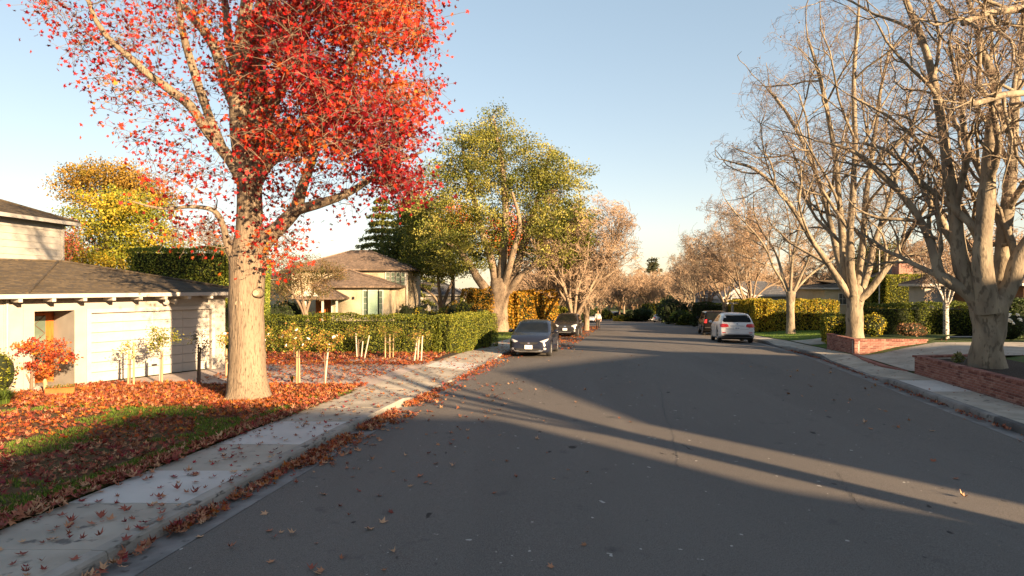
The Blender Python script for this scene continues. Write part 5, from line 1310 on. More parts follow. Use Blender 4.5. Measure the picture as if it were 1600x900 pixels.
# white garage at right with lantern
wg = cottage('low white garage with a dark brown roof behind the birch', 25.8, 31.6, 40, 41.6, -.2, 2.95, 3.45, 'stucco', 'shingle2')
L_ = wg.location
for i in range(4): mb = MB(); mb.box((27.9-L_.x+i*1.12, -.03, 1.25), (1.1, .04, 2.1)); mb.build('garage_panel', M['white'], wg)
mb = MB(); mb.box((29.6-L_.x, -.04, 2.36), (4.7, .06, .08)); mb.build('trim', M['greyw'], wg)
lt = thing('garden_lantern', 'dark pointed lantern shaped cover beside the white garage', 'lantern', at(1447, 37))
z0 = lt.location.z
mb = MB(); mb.tube([(0, 0, 0), (0, 0, 1.55)], [.32, .32], 6); mb.build('body', M['greyw'], lt)
mb = MB(); mb.tube([(0, 0, 1.5), (0, 0, 1.62), (0, 0, 1.95), (0, 0, 2.6)], [.42, .38, .10, .02], 8); mb.build('cover', M['metal'], lt)
# brown wooden house at the right edge
bw_ = cottage('brown wooden house at the right edge of the picture', 27.6, 36, 34.5, 40, -.2, 3.0, 4.2, 'brown_wood', 'shingle2')
# flag pole like white post
mb = MB(); mb.tube([(0, 0, 0), (0, 0, 6.3)], [.06, .04], 8); mb.ball((0, 0, 6.33), .07)
tag(mb.build('white_pole', M['white'], None, loc=at(1374, 50)), 'thin pale pole rising behind the tall square hedge', 'pole')
cottage('pale grey house glimpsed between trunks above the black car', 26.5, 31, 88, 94, -2.6, 1.2, 2.8, 'greyw', 'slate', [(27.5, -.5, .8, 1.1), (29.5, -.5, .8, 1.1)])
cottage('pale house behind the small garden tree beyond the clipped hedge', -14.5, -6.5, 82, 88, -2.2, 1.6, 3.4, 'stucco', 'slate', [(-10, -.2, .9, 1.0), (-8, -.2, .9, 1.0)])
cottage('pale house behind the red crown beyond the beige house', -34, -24, 84, 92, -2, 3.6, 5.2, 'beige', 'shingle2')
# roadside white sign board on posts, right verge behind the white car
mb = MB(); mb.box((0, 0, 1.1), (.16, .16, 2.2)); p_ = thing('gate_post', 'white post with a flat cap left of the yellow green hedge', 'post', at(1144.5, 57))
mb.build('shaft', M['white'], p_); mb = MB(); mb.box((0, 0, 2.3), (1.2, .3, .12)); mb.build('cap', M['white'], p_)

# unseen houses on the right, added and shaped to throw the road's big shadows
def qp(q, p): return (.766*q+.643*p, .643*q-.766*p)
def shade_house(label, q0, q1, p0, p1, ze, zr, r0=None):
    # local x = q axis, y = -p axis
    h = thing('shadow_house', label, 'house', (0, 0, 0), math.atan2(.643, .766))
    wallbox(h, q0, q1, -p1, -p0, -.3, ze, 'beige'); hip_roof(h, q0, q1, -p1, -p0, ze+.05, zr, 'shingle2', rows=8, ov=.3, r0=r0)
    for k in range(3): window(h, q0+1.5+k*2.4, -p0+.02, 3.8, 1.0, 1.2, nx=2, nz=2)
shade_house('unseen beige house behind the camera, shaped to shade the road and lawn', -2.0, 8.45, 15, 24, 6.6, 9.3)
shade_house('unseen broad beige house on the right, shaped to shade the middle road', 11.1, 29, 11.2, 21, 5.0, 8.5, 3.0)
h = thing('shade_block', 'unseen sloped block behind the camera, added to taper the sunlit road band', 'shade block', (0, 0, 0), math.atan2(.643, .766))  # added out of view; its sloped top shapes the shadow edge
mb = MB(); mb.prism([(8.5, -15.3, -.2), (11.3, -15.3, -.2), (11.3, -15.3, 4.3), (9.9, -15.3, 4.35), (9.1, -15.3, 5.0), (8.5, -15.3, 5.4)], (0, -6, 0)); mb.build('wall', M['beige'], h)
# ------------------------------------------------------------------ cars
def paint(name, c, metal=.3, rough=.28): return mat(name, c, tuple(min(1, x*1.12) for x in c), 2, rough, spec=.35, metal=metal, coat=.12)
M['p_blue'] = paint('paint_blue_grey', (.014, .017, .030), .1, .16); M['p_dark'] = paint('paint_charcoal', (.020, .019, .021), .1, .16); M['p_black'] = mat('paint_black', (.006, .005, .005), (.009, .008, .008), 2, .13, spec=.2); M['p_white'] = paint('paint_white', (.55, .55, .56), 0); M['p_silver'] = paint('paint_silver', (.42, .42, .43), .4)
M['tyre'] = mat('tyre_rubber', (.018, .018, .018), (.03, .03, .03), 10, .9); M['rim'] = mat('alloy_rim', (.35, .35, .35), (.45, .45, .45), 5, .35, metal=.7)
M['cglass'] = mat('car_glass', (.006, .007, .007), (.011, .012, .011), 3, .05, spec=.13); M['trimb'] = mat('black_plastic', (.015, .015, .016), (.025, .025, .025), 6, .6)
M['lampw'] = mat('headlamp', (.30, .30, .31), (.42, .42, .43), 14, .15, spec=.8); M['lampr'] = mat('tail_lamp', (.42, .015, .02), (.55, .03, .03), 9, .2, spec=.7); M['chrome'] = mat('chrome', (.6, .6, .6), (.7, .7, .7), 5, .18, metal=.9)
M['plate'] = mat('number_plate', (.70, .70, .70), (.78, .78, .78), 4, .5); M['platetxt'] = mat('plate_letters', (.06, .07, .2), (.07, .08, .22), 4, .6); M['lampo'] = mat('amber_lamp', (.7, .3, .05), (.75, .35, .08), 9, .3); M['seat'] = mat('seat_fabric', (.25, .22, .17), (.33, .29, .23), 9, .8)
def car(name, label, sp, loc, rz, group=None):
    """x forward. sp: L, W, wheels (xf, xr), R, top[], belt[], half[], glass tables"""
    root = thing(name, label, 'car', loc, rz, group); L, Wd = sp['L'], sp['W']; R = sp['R']; xf, xr = sp['wx']
    pnt = M[sp['paint']]; hl = L/2
    xs = set([round(-hl+L*i/46, 3) for i in range(47)])
    for w in (xf, xr):
        for k in range(-6, 7): xs.add(round(w+(R+.055)*math.sin(k*math.pi/12), 3))
    for e in (.015, .05, .1): xs.add(hl-e); xs.add(-hl+e)
    xs = sorted(xs); T = lambda tab, x: float(np.interp(x, [a for a, b in tab], [b for a, b in tab]))
    def arch(x):
        z = 0
        for w in (xf, xr):
            q = (R+.06)**2-(x-w)**2
            if q > 0: z = max(z, R+math.sqrt(q))
        return z
    def section(x):
        top, belt, w = T(sp['top'], x), T(sp['belt'], x), T(sp['half'], x); zb = T(sp['bot'], x); top = max(top, belt)
        g = top-belt; a = arch(x); z1 = max(zb, a); z2 = max(zb+.07, a+.004); zm = max((zb+belt)*.52, a+.008); zs = max(belt-.10, a+.012)
        wr = w-.045-g*sp.get('tumble', .30); wt = wr-(.05+min(g, .3)*.25) if g > .05 else w*.80
        pts = [(0, z1), (w*.86, z1), (w-.025, z1), (w, z2+.02), (w+.004, zm), (w-.008, zs), (w-.05, belt)]
        pts += [((w-.05)*.5+wr*.5, belt+g*.45), (wr+.005, belt+g*.86), (wt, belt+g*.975), (wt*.5, top+.008*(g > .1)), (0, top+.014)]
        return pts
    V = []; 
    for x in xs:
        s = section(x); V += [(x, y, z) for y, z in s]+[(x, -y, z) for y, z in s[1:-1][::-1]]
    n = len(s)*2-2; Fc = [(i*n+k, i*n+(k+1) % n, (i+1)*n+(k+1) % n, (i+1)*n+k) for i in range(len(xs)-1) for k in range(n)]
    Fc += [tuple(range(n))[::-1], tuple((len(xs)-1)*n+k for k in range(n))]
    me = bpy.data.meshes.new('body'); me.from_pydata(V, [], Fc); me.materials.append(pnt)
    for p in me.polygons: p.use_smooth = True
    me.update(); body = link('body', me, root)
    bvh = BVHTree.FromPolygons([Vector(v) for v in V], [tuple(f) for f in Fc])
    def patch(name, poly, axis, sgn, m, off=.006, parent=None, rings=4, thick=0):
        "poly of (u, z); axis 'x': u=y ; axis 'y': u=x ; projected onto the body from outside"
        cu = sum(p[0] for p in poly)/len(poly); cz = sum(p[1] for p in poly)/len(poly)
        dense = []
        for i in range(len(poly)):
            a, b_ = poly[i], poly[(i+1) % len(poly)]
            for k in range(3): dense.append((a[0]+(b_[0]-a[0])*k/3, a[1]+(b_[1]-a[1])*k/3))
        VV = []; m_ = len(dense)
        def proj(u, z):
            o = Vector((sgn*5, u, z)) if axis == 'x' else Vector((u, sgn*5, z)); d = Vector((-sgn, 0, 0)) if axis == 'x' else Vector((0, -sgn, 0))
            h = bvh.ray_cast(o, d)
            if h[0] is None: return None
            nn = h[1] if h[1].dot(d) < 0 else -h[1]
            return h[0]+nn*off*.6-d*off*.6
        last = None
        for r_ in range(rings+1):
            t = r_/rings
            for u, z in dense:
                q = proj(cu+(u-cu)*max(t, .001), cz+(z-cz)*max(t, .001))
                if q is None: q = last if last is not None else proj(cu, cz)
                if q is None: return None
                VV.append(q); last = q
        FF = [(r_*m_+k, r_*m_+(k+1) % m_, (r_+1)*m_+(k+1) % m_, (r_+1)*m_+k) for r_ in range(rings) for k in range(m_)]
        mm = bpy.data.meshes.new(name); mm.from_pydata([tuple(v) for v in VV], [], FF); mm.materials.append(M[m])
        for p in mm.polygons: p.use_smooth = True
        mm.update(); return link(name, mm, parent or root)
    for nm, poly, axis, sgn, m, *o in sp['patches']:
        both = axis == 'y' and sgn == 0
        if both:
            for s in (-1, 1): patch(nm, poly, axis, s, m, *(o or [.006]))
        elif axis == 'xm':      # mirrored pair on an end
            patch(nm, poly, 'x', sgn, m, *(o or [.008])); patch(nm, [(-u, z) for u, z in poly], 'x', sgn, m, *(o or [.008]))
        else: patch(nm, poly, axis, sgn, m, *(o or [.006]))
    # wheels
    for wx in (xf, xr):
        for s in (-1, 1):
            w = tag(bpy.data.objects.new('wheel', None)); COL.objects.link(w); w.parent = root; w.location = (wx, s*(Wd/2-.125), R)
            mb = MB(); pr = [(.10, R*.62), (.108, R*.80), (.10, R*.94), (.075, R*.995), (-.075, R*.995), (-.10, R*.94), (-.108, R*.8), (-.10, R*.62)]; N_ = 28; b0 = []
            for a in range(N_):
                c_, s_ = math.cos(a*2*math.pi/N_), math.sin(a*2*math.pi/N_); mb.v += [(r*c_, y*s, r*s_) for y, r in pr]
            for a in range(N_):
                for k in range(7): mb.f.append([a*8+k, ((a+1) % N_)*8+k, ((a+1) % N_)*8+k+1, a*8+k+1])
            mb.build('tyre', M['tyre'], w, smooth=True)
            mb = MB(); mb.tube([(0, s*.02, 0), (0, s*.03, 0)], R*.63, 24); mb.build('brake_disc', M['trimb'], w)
            mb = MB(); mb.tube([(0, s*.03, 0), (0, s*.098, 0)], [R*.13, R*.10], 12)
            for k in range(5):
                for e in (-.13, .13):
                    a = k*2*math.pi/5+e*1.2; b_ = k*2*math.pi/5+e*.8; mb.tube([(math.cos(b_)*R*.08, s*.088, math.sin(b_)*R*.08), (math.cos(a)*R*.62, s*.078, math.sin(a)*R*.62)], [R*.06, R*.05], 6)
            mb.tube([(R*.62*math.cos(a), s*.085, R*.62*math.sin(a)) for a in [2*math.pi*k/24 for k in range(25)]], R*.035, 5, False)
            mb.build('rim', M['rim'], w, smooth=True)
    mb = MB(); mb.box(((xf+xr)/2, 0, R*.95), (xf-xr+2*R, Wd*.78, R*.9)); mb.build('underbody', M['trimb'], root)
    # mirrors
    mx, mz = sp['mirror']; half = T(sp['half'], mx)
    for s in (-1, 1):
        mb = MB(); mb.ball((mx, s*(half+.10), mz), (.07, .11, .075), 10, 6); mb.tube([(mx-.02, s*(half-.06), mz-.06), (mx, s*(half+.06), mz-.03)], .025, 6); mb.build('mirror', M[sp.get('mirmat', sp['paint'])], root, smooth=True)
    pl = sp['plate']          # (x, z, sgn)
    mb = MB(); mb.box((pl[0], 0, pl[1]), (.012, .31, .155)); po = mb.build('number_plate', M['plate'], root)
    mb = MB(); 
    for k in range(7): mb.box((pl[0]+pl[2]*.009, -.115+.038*k, pl[1]-.005), (.004, .024 if k % 3 else .012, .06))
    mb.build('plate_letters', M['platetxt'], po)
    return root
def win(xa, xb, za, zb, slopeL=.0, slopeR=.0): return [(xa, za), (xb, za), (xb-slopeR, zb), (xa+slopeL, zb)]
hatch = dict(L=4.46, W=1.75, R=.315, wx=(1.38, -1.32), paint='p_blue',
    top=[(-2.23, .62), (-2.2, .86), (-2.1, 1.02), (-2.0, 1.10), (-1.5, 1.27), (-.9, 1.42), (-.3, 1.485), (.1, 1.47), (.45, 1.38), (1.25, 1.01), (1.35, .985), (1.8, .86), (2.05, .74), (2.15, .66), (2.2, .58), (2.23, .50)],
    belt=[(-2.23, .55), (-2.18, .84), (-2.05, .98), (-1.2, .99), (.6, .93), (1.25, .90), (1.8, .79), (2.05, .68), (2.15, .60), (2.2, .53), (2.23, .46)],
    half=[(-2.23, .62), (-2.19, .74), (-2.05, .82), (-1.6, .865), (0, .875), (1.5, .87), (1.9, .83), (2.08, .76), (2.17, .66), (2.21, .56), (2.23, .48)],
    bot=[(-2.23, .42), (-2.1, .28), (-1.8, .2), (1.8, .19), (2.1, .2), (2.2, .22), (2.23, .25)], mirror=(.82, 1.02), plate=(2.235, .42, 1),
    patches=[('windscreen', [(-.70, .985), (.70, .985), (.60, 1.30), (.50, 1.425), (-.50, 1.425), (-.60, 1.30)], 'x', 1, 'cglass'),
             ('headlight', [(.44, .645), (.62, .71), (.79, .765), (.76, .70), (.70, .64), (.56, .605)], 'xm', 1, 'lampw', .012),
             ('grille', [(-.40, .615), (.40, .615), (.33, .54), (.14, .515), (-.14, .515), (-.33, .54)], 'x', 1, 'trimb', .008),
             ('air_intake', [(-.54, .36), (.54, .36), (.46, .225), (-.46, .225)], 'x', 1, 'trimb', .008),
             ('chrome_strip', [(-.62, .30), (-.56, .30), (-.46, .215), (.46, .215), (.56, .30), (.62, .30), (.48, .190), (-.48, .190)], 'x', 1, 'chrome', .010),
             ('emblem', [(-.07, .575), (0, .605), (.07, .575), (0, .535)], 'x', 1, 'chrome', .016),
             ('fog_lamp', [(.60, .375), (.67, .40), (.72, .36), (.69, .31), (.62, .315)], 'xm', 1, 'lampw', .012),
             ('side_window', [(.95, 1.0), (.35, 1.02), (-.30, 1.03), (-.30, 1.40), (.10, 1.385), (.42, 1.30)], 'y', 0, 'cglass'),
             ('side_window', [(-.36, 1.03), (-1.30, 1.06), (-1.45, 1.14), (-.9, 1.34), (-.36, 1.40)], 'y', 0, 'cglass'),
             ('rear_window', [(-.55, 1.12), (.55, 1.12), (.5, 1.36), (-.5, 1.36)], 'x', -1, 'cglass'),
             ('door_seam', [(1.02, .32), (1.032, .32), (1.032, .95), (1.02, .95)], 'y', 0, 'trimb', .003), ('door_seam', [(-.33, .30), (-.318, .30), (-.318, .97), (-.33, .97)], 'y', 0, 'trimb', .003), ('sill_strip', [(1.0, .27), (-.95, .27), (-.95, .24), (1.0, .24)], 'y', 0, 'trimb', .004),
             ('door_handle', [(-.02, .86), (-.20, .87), (-.20, .84), (-.02, .83)], 'y', 0, 'chrome', .02), ('door_handle', [(-.98, .88), (-1.16, .89), (-1.16, .86), (-.98, .85)], 'y', 0, 'chrome', .02),
             ('tail_light', [(.58, .80), (.76, .84), (.74, .66), (.60, .66)], 'xm', -1, 'lampr')])
suv = dict(hatch, L=4.55, W=1.82, R=.345, wx=(1.36, -1.28), paint='p_dark',
    top=[(-2.27, .62), (-2.24, .95), (-2.18, 1.10), (-2.05, 1.45), (-1.95, 1.60), (-1.2, 1.66), (-.2, 1.68), (.15, 1.64), (.40, 1.55), (1.05, 1.13), (1.15, 1.09), (1.8, 1.0), (2.1, .90), (2.2, .80), (2.25, .70), (2.275, .60)],
    belt=[(-2.27, .55), (-2.2, 1.03), (-2.1, 1.08), (-1.2, 1.06), (1.1, 1.02), (1.8, .93), (2.1, .84), (2.2, .74), (2.25, .64), (2.275, .55)],
    half=[(-2.27, .68), (-2.22, .80), (-2.0, .88), (0, .91), (1.6, .90), (2.0, .85), (2.17, .76), (2.25, .66), (2.275, .55)],
    bot=[(-2.27, .40), (-2.1, .30), (-1.8, .24), (1.8, .24), (2.15, .26), (2.275, .32)], mirror=(.85, 1.14), plate=(2.285, .55, 1),
    patches=[('windscreen', [(-.74, 1.12), (.74, 1.12), (.64, 1.46), (.56, 1.60), (-.56, 1.60), (-.64, 1.46)], 'x', 1, 'cglass'),
             ('headlight', [(.42, .79), (.60, .88), (.80, .92), (.82, .82), (.72, .74), (.5, .72)], 'xm', 1, 'lampw', .012),
             ('grille', [(-.38, .80), (.38, .80), (.33, .68), (-.33, .68)], 'x', 1, 'trimb', .008), ('emblem', [(-.09, .765), (0, .79), (.09, .765), (.05, .715), (-.05, .715)], 'x', 1, 'chrome', .016),
             ('air_intake', [(-.52, .46), (.52, .46), (.46, .35), (-.46, .35)], 'x', 1, 'trimb', .008), ('chrome_strip', [(-.45, .345), (.45, .345), (.40, .31), (-.40, .31)], 'x', 1, 'chrome', .010),
             ('fog_lamp', [(.62, .48), (.71, .49), (.73, .42), (.64, .40)], 'xm', 1, 'lampw', .012),
             ('side_window', [(.92, 1.13), (-.10, 1.14), (-.10, 1.56), (.12, 1.55), (.36, 1.46)], 'y', 0, 'cglass'), ('side_window', [(-.16, 1.14), (-1.05, 1.15), (-1.05, 1.54), (-.16, 1.56)], 'y', 0, 'cglass'), ('side_window', [(-1.12, 1.15), (-1.85, 1.18), (-1.78, 1.48), (-1.12, 1.54)], 'y', 0, 'cglass'),
             ('rear_window', [(-.66, 1.16), (.66, 1.16), (.58, 1.50), (-.58, 1.50)], 'x', -1, 'cglass'),
             ('door_seam', [(.98, .40), (.992, .40), (.992, 1.06), (.98, 1.06)], 'y', 0, 'trimb', .003), ('door_seam', [(-.14, .36), (-.128, .36), (-.128, 1.1), (-.14, 1.1)], 'y', 0, 'trimb', .003), ('sill_strip', [(.95, .36), (-.85, .36), (-.85, .27), (.95, .27)], 'y', 0, 'trimb', .005),
             ('door_handle', [(.05, .96), (-.1, .96), (-.1, .93), (.05, .93)], 'y', 0, 'chrome', .02)])
wsuv = dict(suv, L=4.80, W=1.94, R=.375, wx=(1.46, -1.42), paint='p_white', tumble=.42,
    top=[(-2.40, .60), (-2.385, .95), (-2.33, 1.09), (-2.22, 1.28), (-2.02, 1.55), (-1.90, 1.635), (-1.3, 1.69), (-.2, 1.71), (.15, 1.68), (.45, 1.58), (1.1, 1.16), (1.2, 1.12), (1.9, 1.02), (2.2, .92), (2.33, .82), (2.4, .66)],
    belt=[(-2.40, .56), (-2.385, .9), (-2.33, 1.04), (-2.2, 1.10), (-1.2, 1.10), (1.1, 1.04), (1.9, .95), (2.2, .85), (2.4, .60)],
    half=[(-2.40, .76), (-2.38, .86), (-2.30, .91), (-2.1, .95), (-1.4, .975), (0, .965), (1.6, .96), (2.1, .90), (2.3, .78), (2.4, .6)],
    bot=[(-2.40, .42), (-2.3, .36), (-1.9, .27), (1.9, .25), (2.2, .28), (2.4, .36)], mirror=(.88, 1.16), plate=(-2.415, .84, -1),
    patches=[('rear_window', [(-.76, 1.22), (-.70, 1.16), (.70, 1.16), (.76, 1.22), (.66, 1.49), (.56, 1.535), (-.56, 1.535), (-.66, 1.49)], 'x', -1, 'cglass'),
             ('tail_light', [(.46, .97), (.52, 1.06), (.78, 1.075), (.90, 1.04), (.90, .88), (.60, .875), (.46, .91)], 'xm', -1, 'lampr', .014), ('spoiler_lip', [(-.62, 1.60), (.62, 1.60), (.66, 1.555), (-.66, 1.555)], 'x', -1, 'p_white', .05),
             ('chrome_strip', [(-.40, .975), (.40, .975), (.37, .945), (-.37, .945)], 'x', -1, 'chrome', .014), ('emblem', [(-.06, 1.08), (0, 1.12), (.06, 1.08), (0, 1.03)], 'x', -1, 'chrome', .014),
             ('rear_valance', [(-.84, .47), (.84, .47), (.78, .36), (-.78, .36)], 'x', -1, 'trimb', .008), ('reflector', [(.62, .60), (.80, .61), (.80, .565), (.62, .555)], 'xm', -1, 'lampr', .010),
             ('tailgate_seam', [(-.60, .79), (.60, .79), (.60, .778), (-.60, .778)], 'x', -1, 'trimb', .003), ('tailgate_seam', [(-.66, .80), (-.648, .80), (-.70, 1.15), (-.712, 1.15)], 'x', -1, 'trimb', .003),
             ('side_window', [(.95, 1.18), (-.12, 1.19), (-.12, 1.60), (.12, 1.59), (.4, 1.50)], 'y', 0, 'cglass'), ('side_window', [(-.18, 1.19), (-1.08, 1.20), (-1.08, 1.575), (-.18, 1.60)], 'y', 0, 'cglass'), ('side_window', [(-1.15, 1.20), (-1.95, 1.25), (-1.72, 1.50), (-1.15, 1.565)], 'y', 0, 'cglass'),
             ('windscreen', [(-.78, 1.15), (.78, 1.15), (.58, 1.62), (-.58, 1.62)], 'x', 1, 'cglass'),
             ('door_seam', [(1.0, .42), (1.012, .42), (1.012, 1.1), (1.0, 1.1)], 'y', 0, 'trimb', .003), ('door_seam', [(-.15, .38), (-.138, .38), (-.138, 1.15), (-.15, 1.15)], 'y', 0, 'trimb', .003),
             ('door_handle', [(.05, 1.0), (-.12, 1.0), (-.12, .97), (.05, .97)], 'y', 0, 'chrome', .02), ('door_handle', [(-.9, 1.02), (-1.07, 1.02), (-1.07, .99), (-.9, .99)], 'y', 0, 'chrome', .02), ('headlight', [(.5, .8), (.82, .86), (.82, .75), (.5, .72)], 'xm', 1, 'lampw')])
bsuv = dict(wsuv, L=4.95, W=1.94, paint='p_black', tumble=.2, R=.385,
    top=[(-2.475, .65), (-2.46, 1.12), (-2.42, 1.20), (-2.30, 1.66), (-2.22, 1.78), (-1.6, 1.84), (.2, 1.84), (.35, 1.78), (.95, 1.25), (1.05, 1.2), (2.1, 1.12), (2.35, 1.0), (2.475, .7)],
    belt=[(-2.475, .6), (-2.46, 1.05), (-2.4, 1.17), (1.0, 1.14), (2.1, 1.04), (2.35, .92), (2.475, .62)],
    half=[(-2.475, .84), (-2.44, .92), (-2.2, .955), (0, .97), (1.8, .96), (2.3, .88), (2.475, .74)],
    bot=[(-2.475, .45), (-2.2, .34), (2.1, .32), (2.475, .42)], mirror=(.95, 1.28), plate=(-2.49, .93, -1), mirmat='trimb',
    patches=[('rear_window', [(-.74, 1.22), (.74, 1.22), (.68, 1.68), (-.68, 1.68)], 'x', -1, 'cglass'), ('tail_light', [(.70, 1.20), (.90, 1.20), (.91, .93), (.72, .93)], 'xm', -1, 'lampr', .016),
             ('emblem', [(-.1, 1.1), (.1, 1.1), (.1, 1.03), (-.1, 1.03)], 'x', -1, 'chrome', .014), ('bumper_strip', [(-.85, .62), (.85, .62), (.85, .56), (-.85, .56)], 'x', -1, 'trimb', .012),
             ('side_window', [(.85, 1.27), (-.12, 1.27), (-.12, 1.73), (.1, 1.73), (.35, 1.66)], 'y', 0, 'cglass'), ('side_window', [(-.18, 1.27), (-1.1, 1.27), (-1.1, 1.73), (-.18, 1.73)], 'y', 0, 'cglass'), ('side_window', [(-1.17, 1.27), (-2.15, 1.28), (-2.08, 1.70), (-1.17, 1.73)], 'y', 0, 'cglass'),
             ('windscreen', [(-.76, 1.28), (.76, 1.28), (.66, 1.74), (-.66, 1.74)], 'x', 1, 'cglass'), ('door_seam', [(-.15, .45), (-.138, .45), (-.138, 1.2), (-.15, 1.2)], 'y', 0, 'trimb', .003),
             ('door_handle', [(.05, 1.1), (-.12, 1.1), (-.12, 1.07), (.05, 1.07)], 'y', 0, 'chrome', .02)])
sed = dict(hatch, L=4.6, W=1.76, R=.31, paint='p_silver', plate=(-2.306, .80, -1), mirror=(.75, .98),
    top=[(-2.3, .55), (-2.28, .88), (-2.2, .97), (-1.75, 1.02), (-1.65, 1.05), (-1.0, 1.34), (-.7, 1.41), (.1, 1.42), (.35, 1.36), (1.05, .99), (1.15, .95), (2.0, .80), (2.2, .7), (2.3, .5)],
    belt=[(-2.3, .5), (-2.28, .83), (-2.2, .92), (-1.6, .95), (1.1, .90), (2.0, .74), (2.2, .64), (2.3, .45)], half=[(-2.3, .7), (-2.26, .78), (-2.0, .86), (0, .88), (1.6, .87), (2.1, .78), (2.3, .55)],
    bot=[(-2.3, .36), (-2.1, .25), (2.1, .2), (2.3, .28)],
    patches=[('rear_window', [(-.60, 1.06), (.60, 1.06), (.50, 1.33), (-.50, 1.33)], 'x', -1, 'cglass'), ('tail_light', [(.46, .86), (.80, .88), (.80, .70), (.46, .72)], 'xm', -1, 'lampr', .014), ('chrome_strip', [(-.4, .9), (.4, .9), (.4, .87), (-.4, .87)], 'x', -1, 'chrome', .012),
             ('side_window', [(.85, .97), (-.1, .98), (-.1, 1.34), (.1, 1.34), (.32, 1.28)], 'y', 0, 'cglass'), ('side_window', [(-.16, .98), (-1.3, 1.0), (-.95, 1.26), (-.16, 1.34)], 'y', 0, 'cglass'), ('windscreen', [(-.7, 1.0), (.7, 1.0), (.56, 1.34), (-.56, 1.34)], 'x', 1, 'cglass'),
             ('headlight', [(.5, .64), (.76, .68), (.74, .56), (.5, .55)], 'xm', 1, 'lampw'), ('bumper_strip', [(-.8, .45), (.8, .45), (.8, .40), (-.8, .40)], 'x', -1, 'trimb', .01)])
def park(x, d): return (x, d, zt(d)+.02)
def slope(d): return math.atan2(zt(d+2)-zt(d-2), 4)
def tilt(o, d, away):
    s = slope(d); o.rotation_euler = (0, -s if away else s, o.rotation_euler.z); return o
hd = math.atan2(1, .19)             # heading away from the camera
CG = None
f1 = 26.0
tilt(car('parked_car', 'blue grey hatchback parked nearest on the left kerb, facing the camera', hatch, park(.62+.42, f1+2.2), hd+math.pi+.02), 28, False)
tilt(car('parked_car', 'charcoal small off-road style car parked behind the blue grey hatchback', suv, park(3.72+.42, 45+2.2), hd+math.pi), 47, False)
tilt(car('parked_car', 'white estate style car parked on the right kerb with its rear to the camera', wsuv, park(12.5+.45, 35.5+2.35), hd), 37.5, True)
tilt(car('parked_car', 'black tall car parked just ahead of the white one on the right', bsuv, park(15.15+.45, 47.3+2.4), hd), 49.5, True)
tilt(car('parked_car', 'silver saloon parked far away on the right before the dark hedge', sed, park(26.2, 114), hd-.1), 114, True)
tilt(car('parked_car', 'pale car partly hidden beyond the far silver saloon', dict(sed, paint='p_white'), park(26.2, 121), hd-.1), 121, True)
o = car('parked_car', 'dark car far off on the branch road at the street end', dict(sed, paint='p_black'), (24.6, 148, zt(148)+.05), hd-1.0)
tilt(car('parked_car', 'pale car half hidden by the walking person at the left kerb', dict(sed, paint='p_white'), park(14.1, 111), hd+math.pi-.25), 111, False)

# ------------------------------------------------------------------ the walking person
M['skin'] = mat('skin', (.42, .25, .16), (.48, .29, .19), 5, .6); M['shirt'] = mat('white_shirt', (.66, .64, .60), (.74, .72, .68), 6, .85); M['trouser'] = mat('dark_trousers', (.035, .03, .028), (.06, .05, .045), 8, .9); M['hair'] = mat('grey_brown_hair', (.12, .08, .05), (.18, .13, .09), 30, .8); M['shoe'] = mat('dark_shoe', (.02, .018, .015), (.03, .026, .022), 8, .6)
def skin_mesh(name, verts, edges, m, parent, root_i=0, sub=2):
    me = bpy.data.meshes.new(name); me.from_pydata([v[:3] for v in verts], edges, []); me.materials.append(m)
    o = link(name, me, parent); sk = o.modifiers.new('skin', 'SKIN'); sk.use_smooth_shade = True; o.modifiers.new('sub', 'SUBSURF').levels = sub; o.modifiers['sub'].render_levels = sub
    for i, v in enumerate(verts):
        s = me.skin_vertices[0].data[i]; r = v[3]; s.radius = r if isinstance(r, tuple) else (r, r); s.use_root = (i == root_i)
    return o
pr = thing('person', 'person in a white shirt and dark trousers walking on the road towards the camera', 'person', (8.05, 60, zt(60)+.05), math.pi)
# faces +y locally rotated to face the camera; stride, arms swinging
V = [(0, 0, .95, (.15, .10)), (0, .005, 1.10, (.135, .09)), (0, .01, 1.28, (.16, .10)), (0, .005, 1.42, (.13, .08)), (0, .0, 1.50, (.055, .055)), (0, .015, 1.57, (.06, .065)), (0, .02, 1.66, (.075, .092)), (0, .01, 1.73, (.055, .07)),
     (-.19, 0, 1.40, .055), (-.26, -.04, 1.14, .043), (-.27, .04, .92, .033), (-.27, .08, .84, (.035, .018)), (.19, 0, 1.40, .055), (.27, .02, 1.14, .043), (.27, .16, .95, .033), (.265, .22, .89, (.035, .018)),
     (-.09, 0, .88, .085), (-.10, .07, .50, .06), (-.10, .10, .10, .042), (-.10, .20, .035, (.04, .03)), (.09, 0, .88, .085), (.10, .01, .50, .06), (.10, -.16, .12, .042), (.10, -.08, .035, (.04, .03))]
E = [(0, 1), (1, 2), (2, 3), (3, 4), (4, 5), (5, 6), (6, 7), (3, 8), (8, 9), (9, 10), (10, 11), (3, 12), (12, 13), (13, 14), (14, 15), (0, 16), (16, 17), (17, 18), (18, 19), (0, 20), (20, 21), (21, 22), (22, 23)]
nb = len(V)
for hx, hy, hz, ei in ((-.27, .08, .84, 11), (.265, .22, .89, 15)):
    for k, (dx, ln) in enumerate(((-.026, .075), (-.009, .088), (.009, .083), (.026, .066))):
        a = len(V); V += [(hx+dx, hy+.012, hz-.045, .0085), (hx+dx, hy+.018, hz-.045-ln*.5, .008), (hx+dx, hy+.035, hz-.045-ln, .0065)]; E += [(ei, a), (a, a+1), (a+1, a+2)]
    s = 1 if hx < 0 else -1; a = len(V); V += [(hx+s*.038, hy+.02, hz-.01, .010), (hx+s*.05, hy+.04, hz-.05, .008)]; E += [(ei, a), (a, a+1)]
skin_mesh('body', V, E, M['skin'], pr)
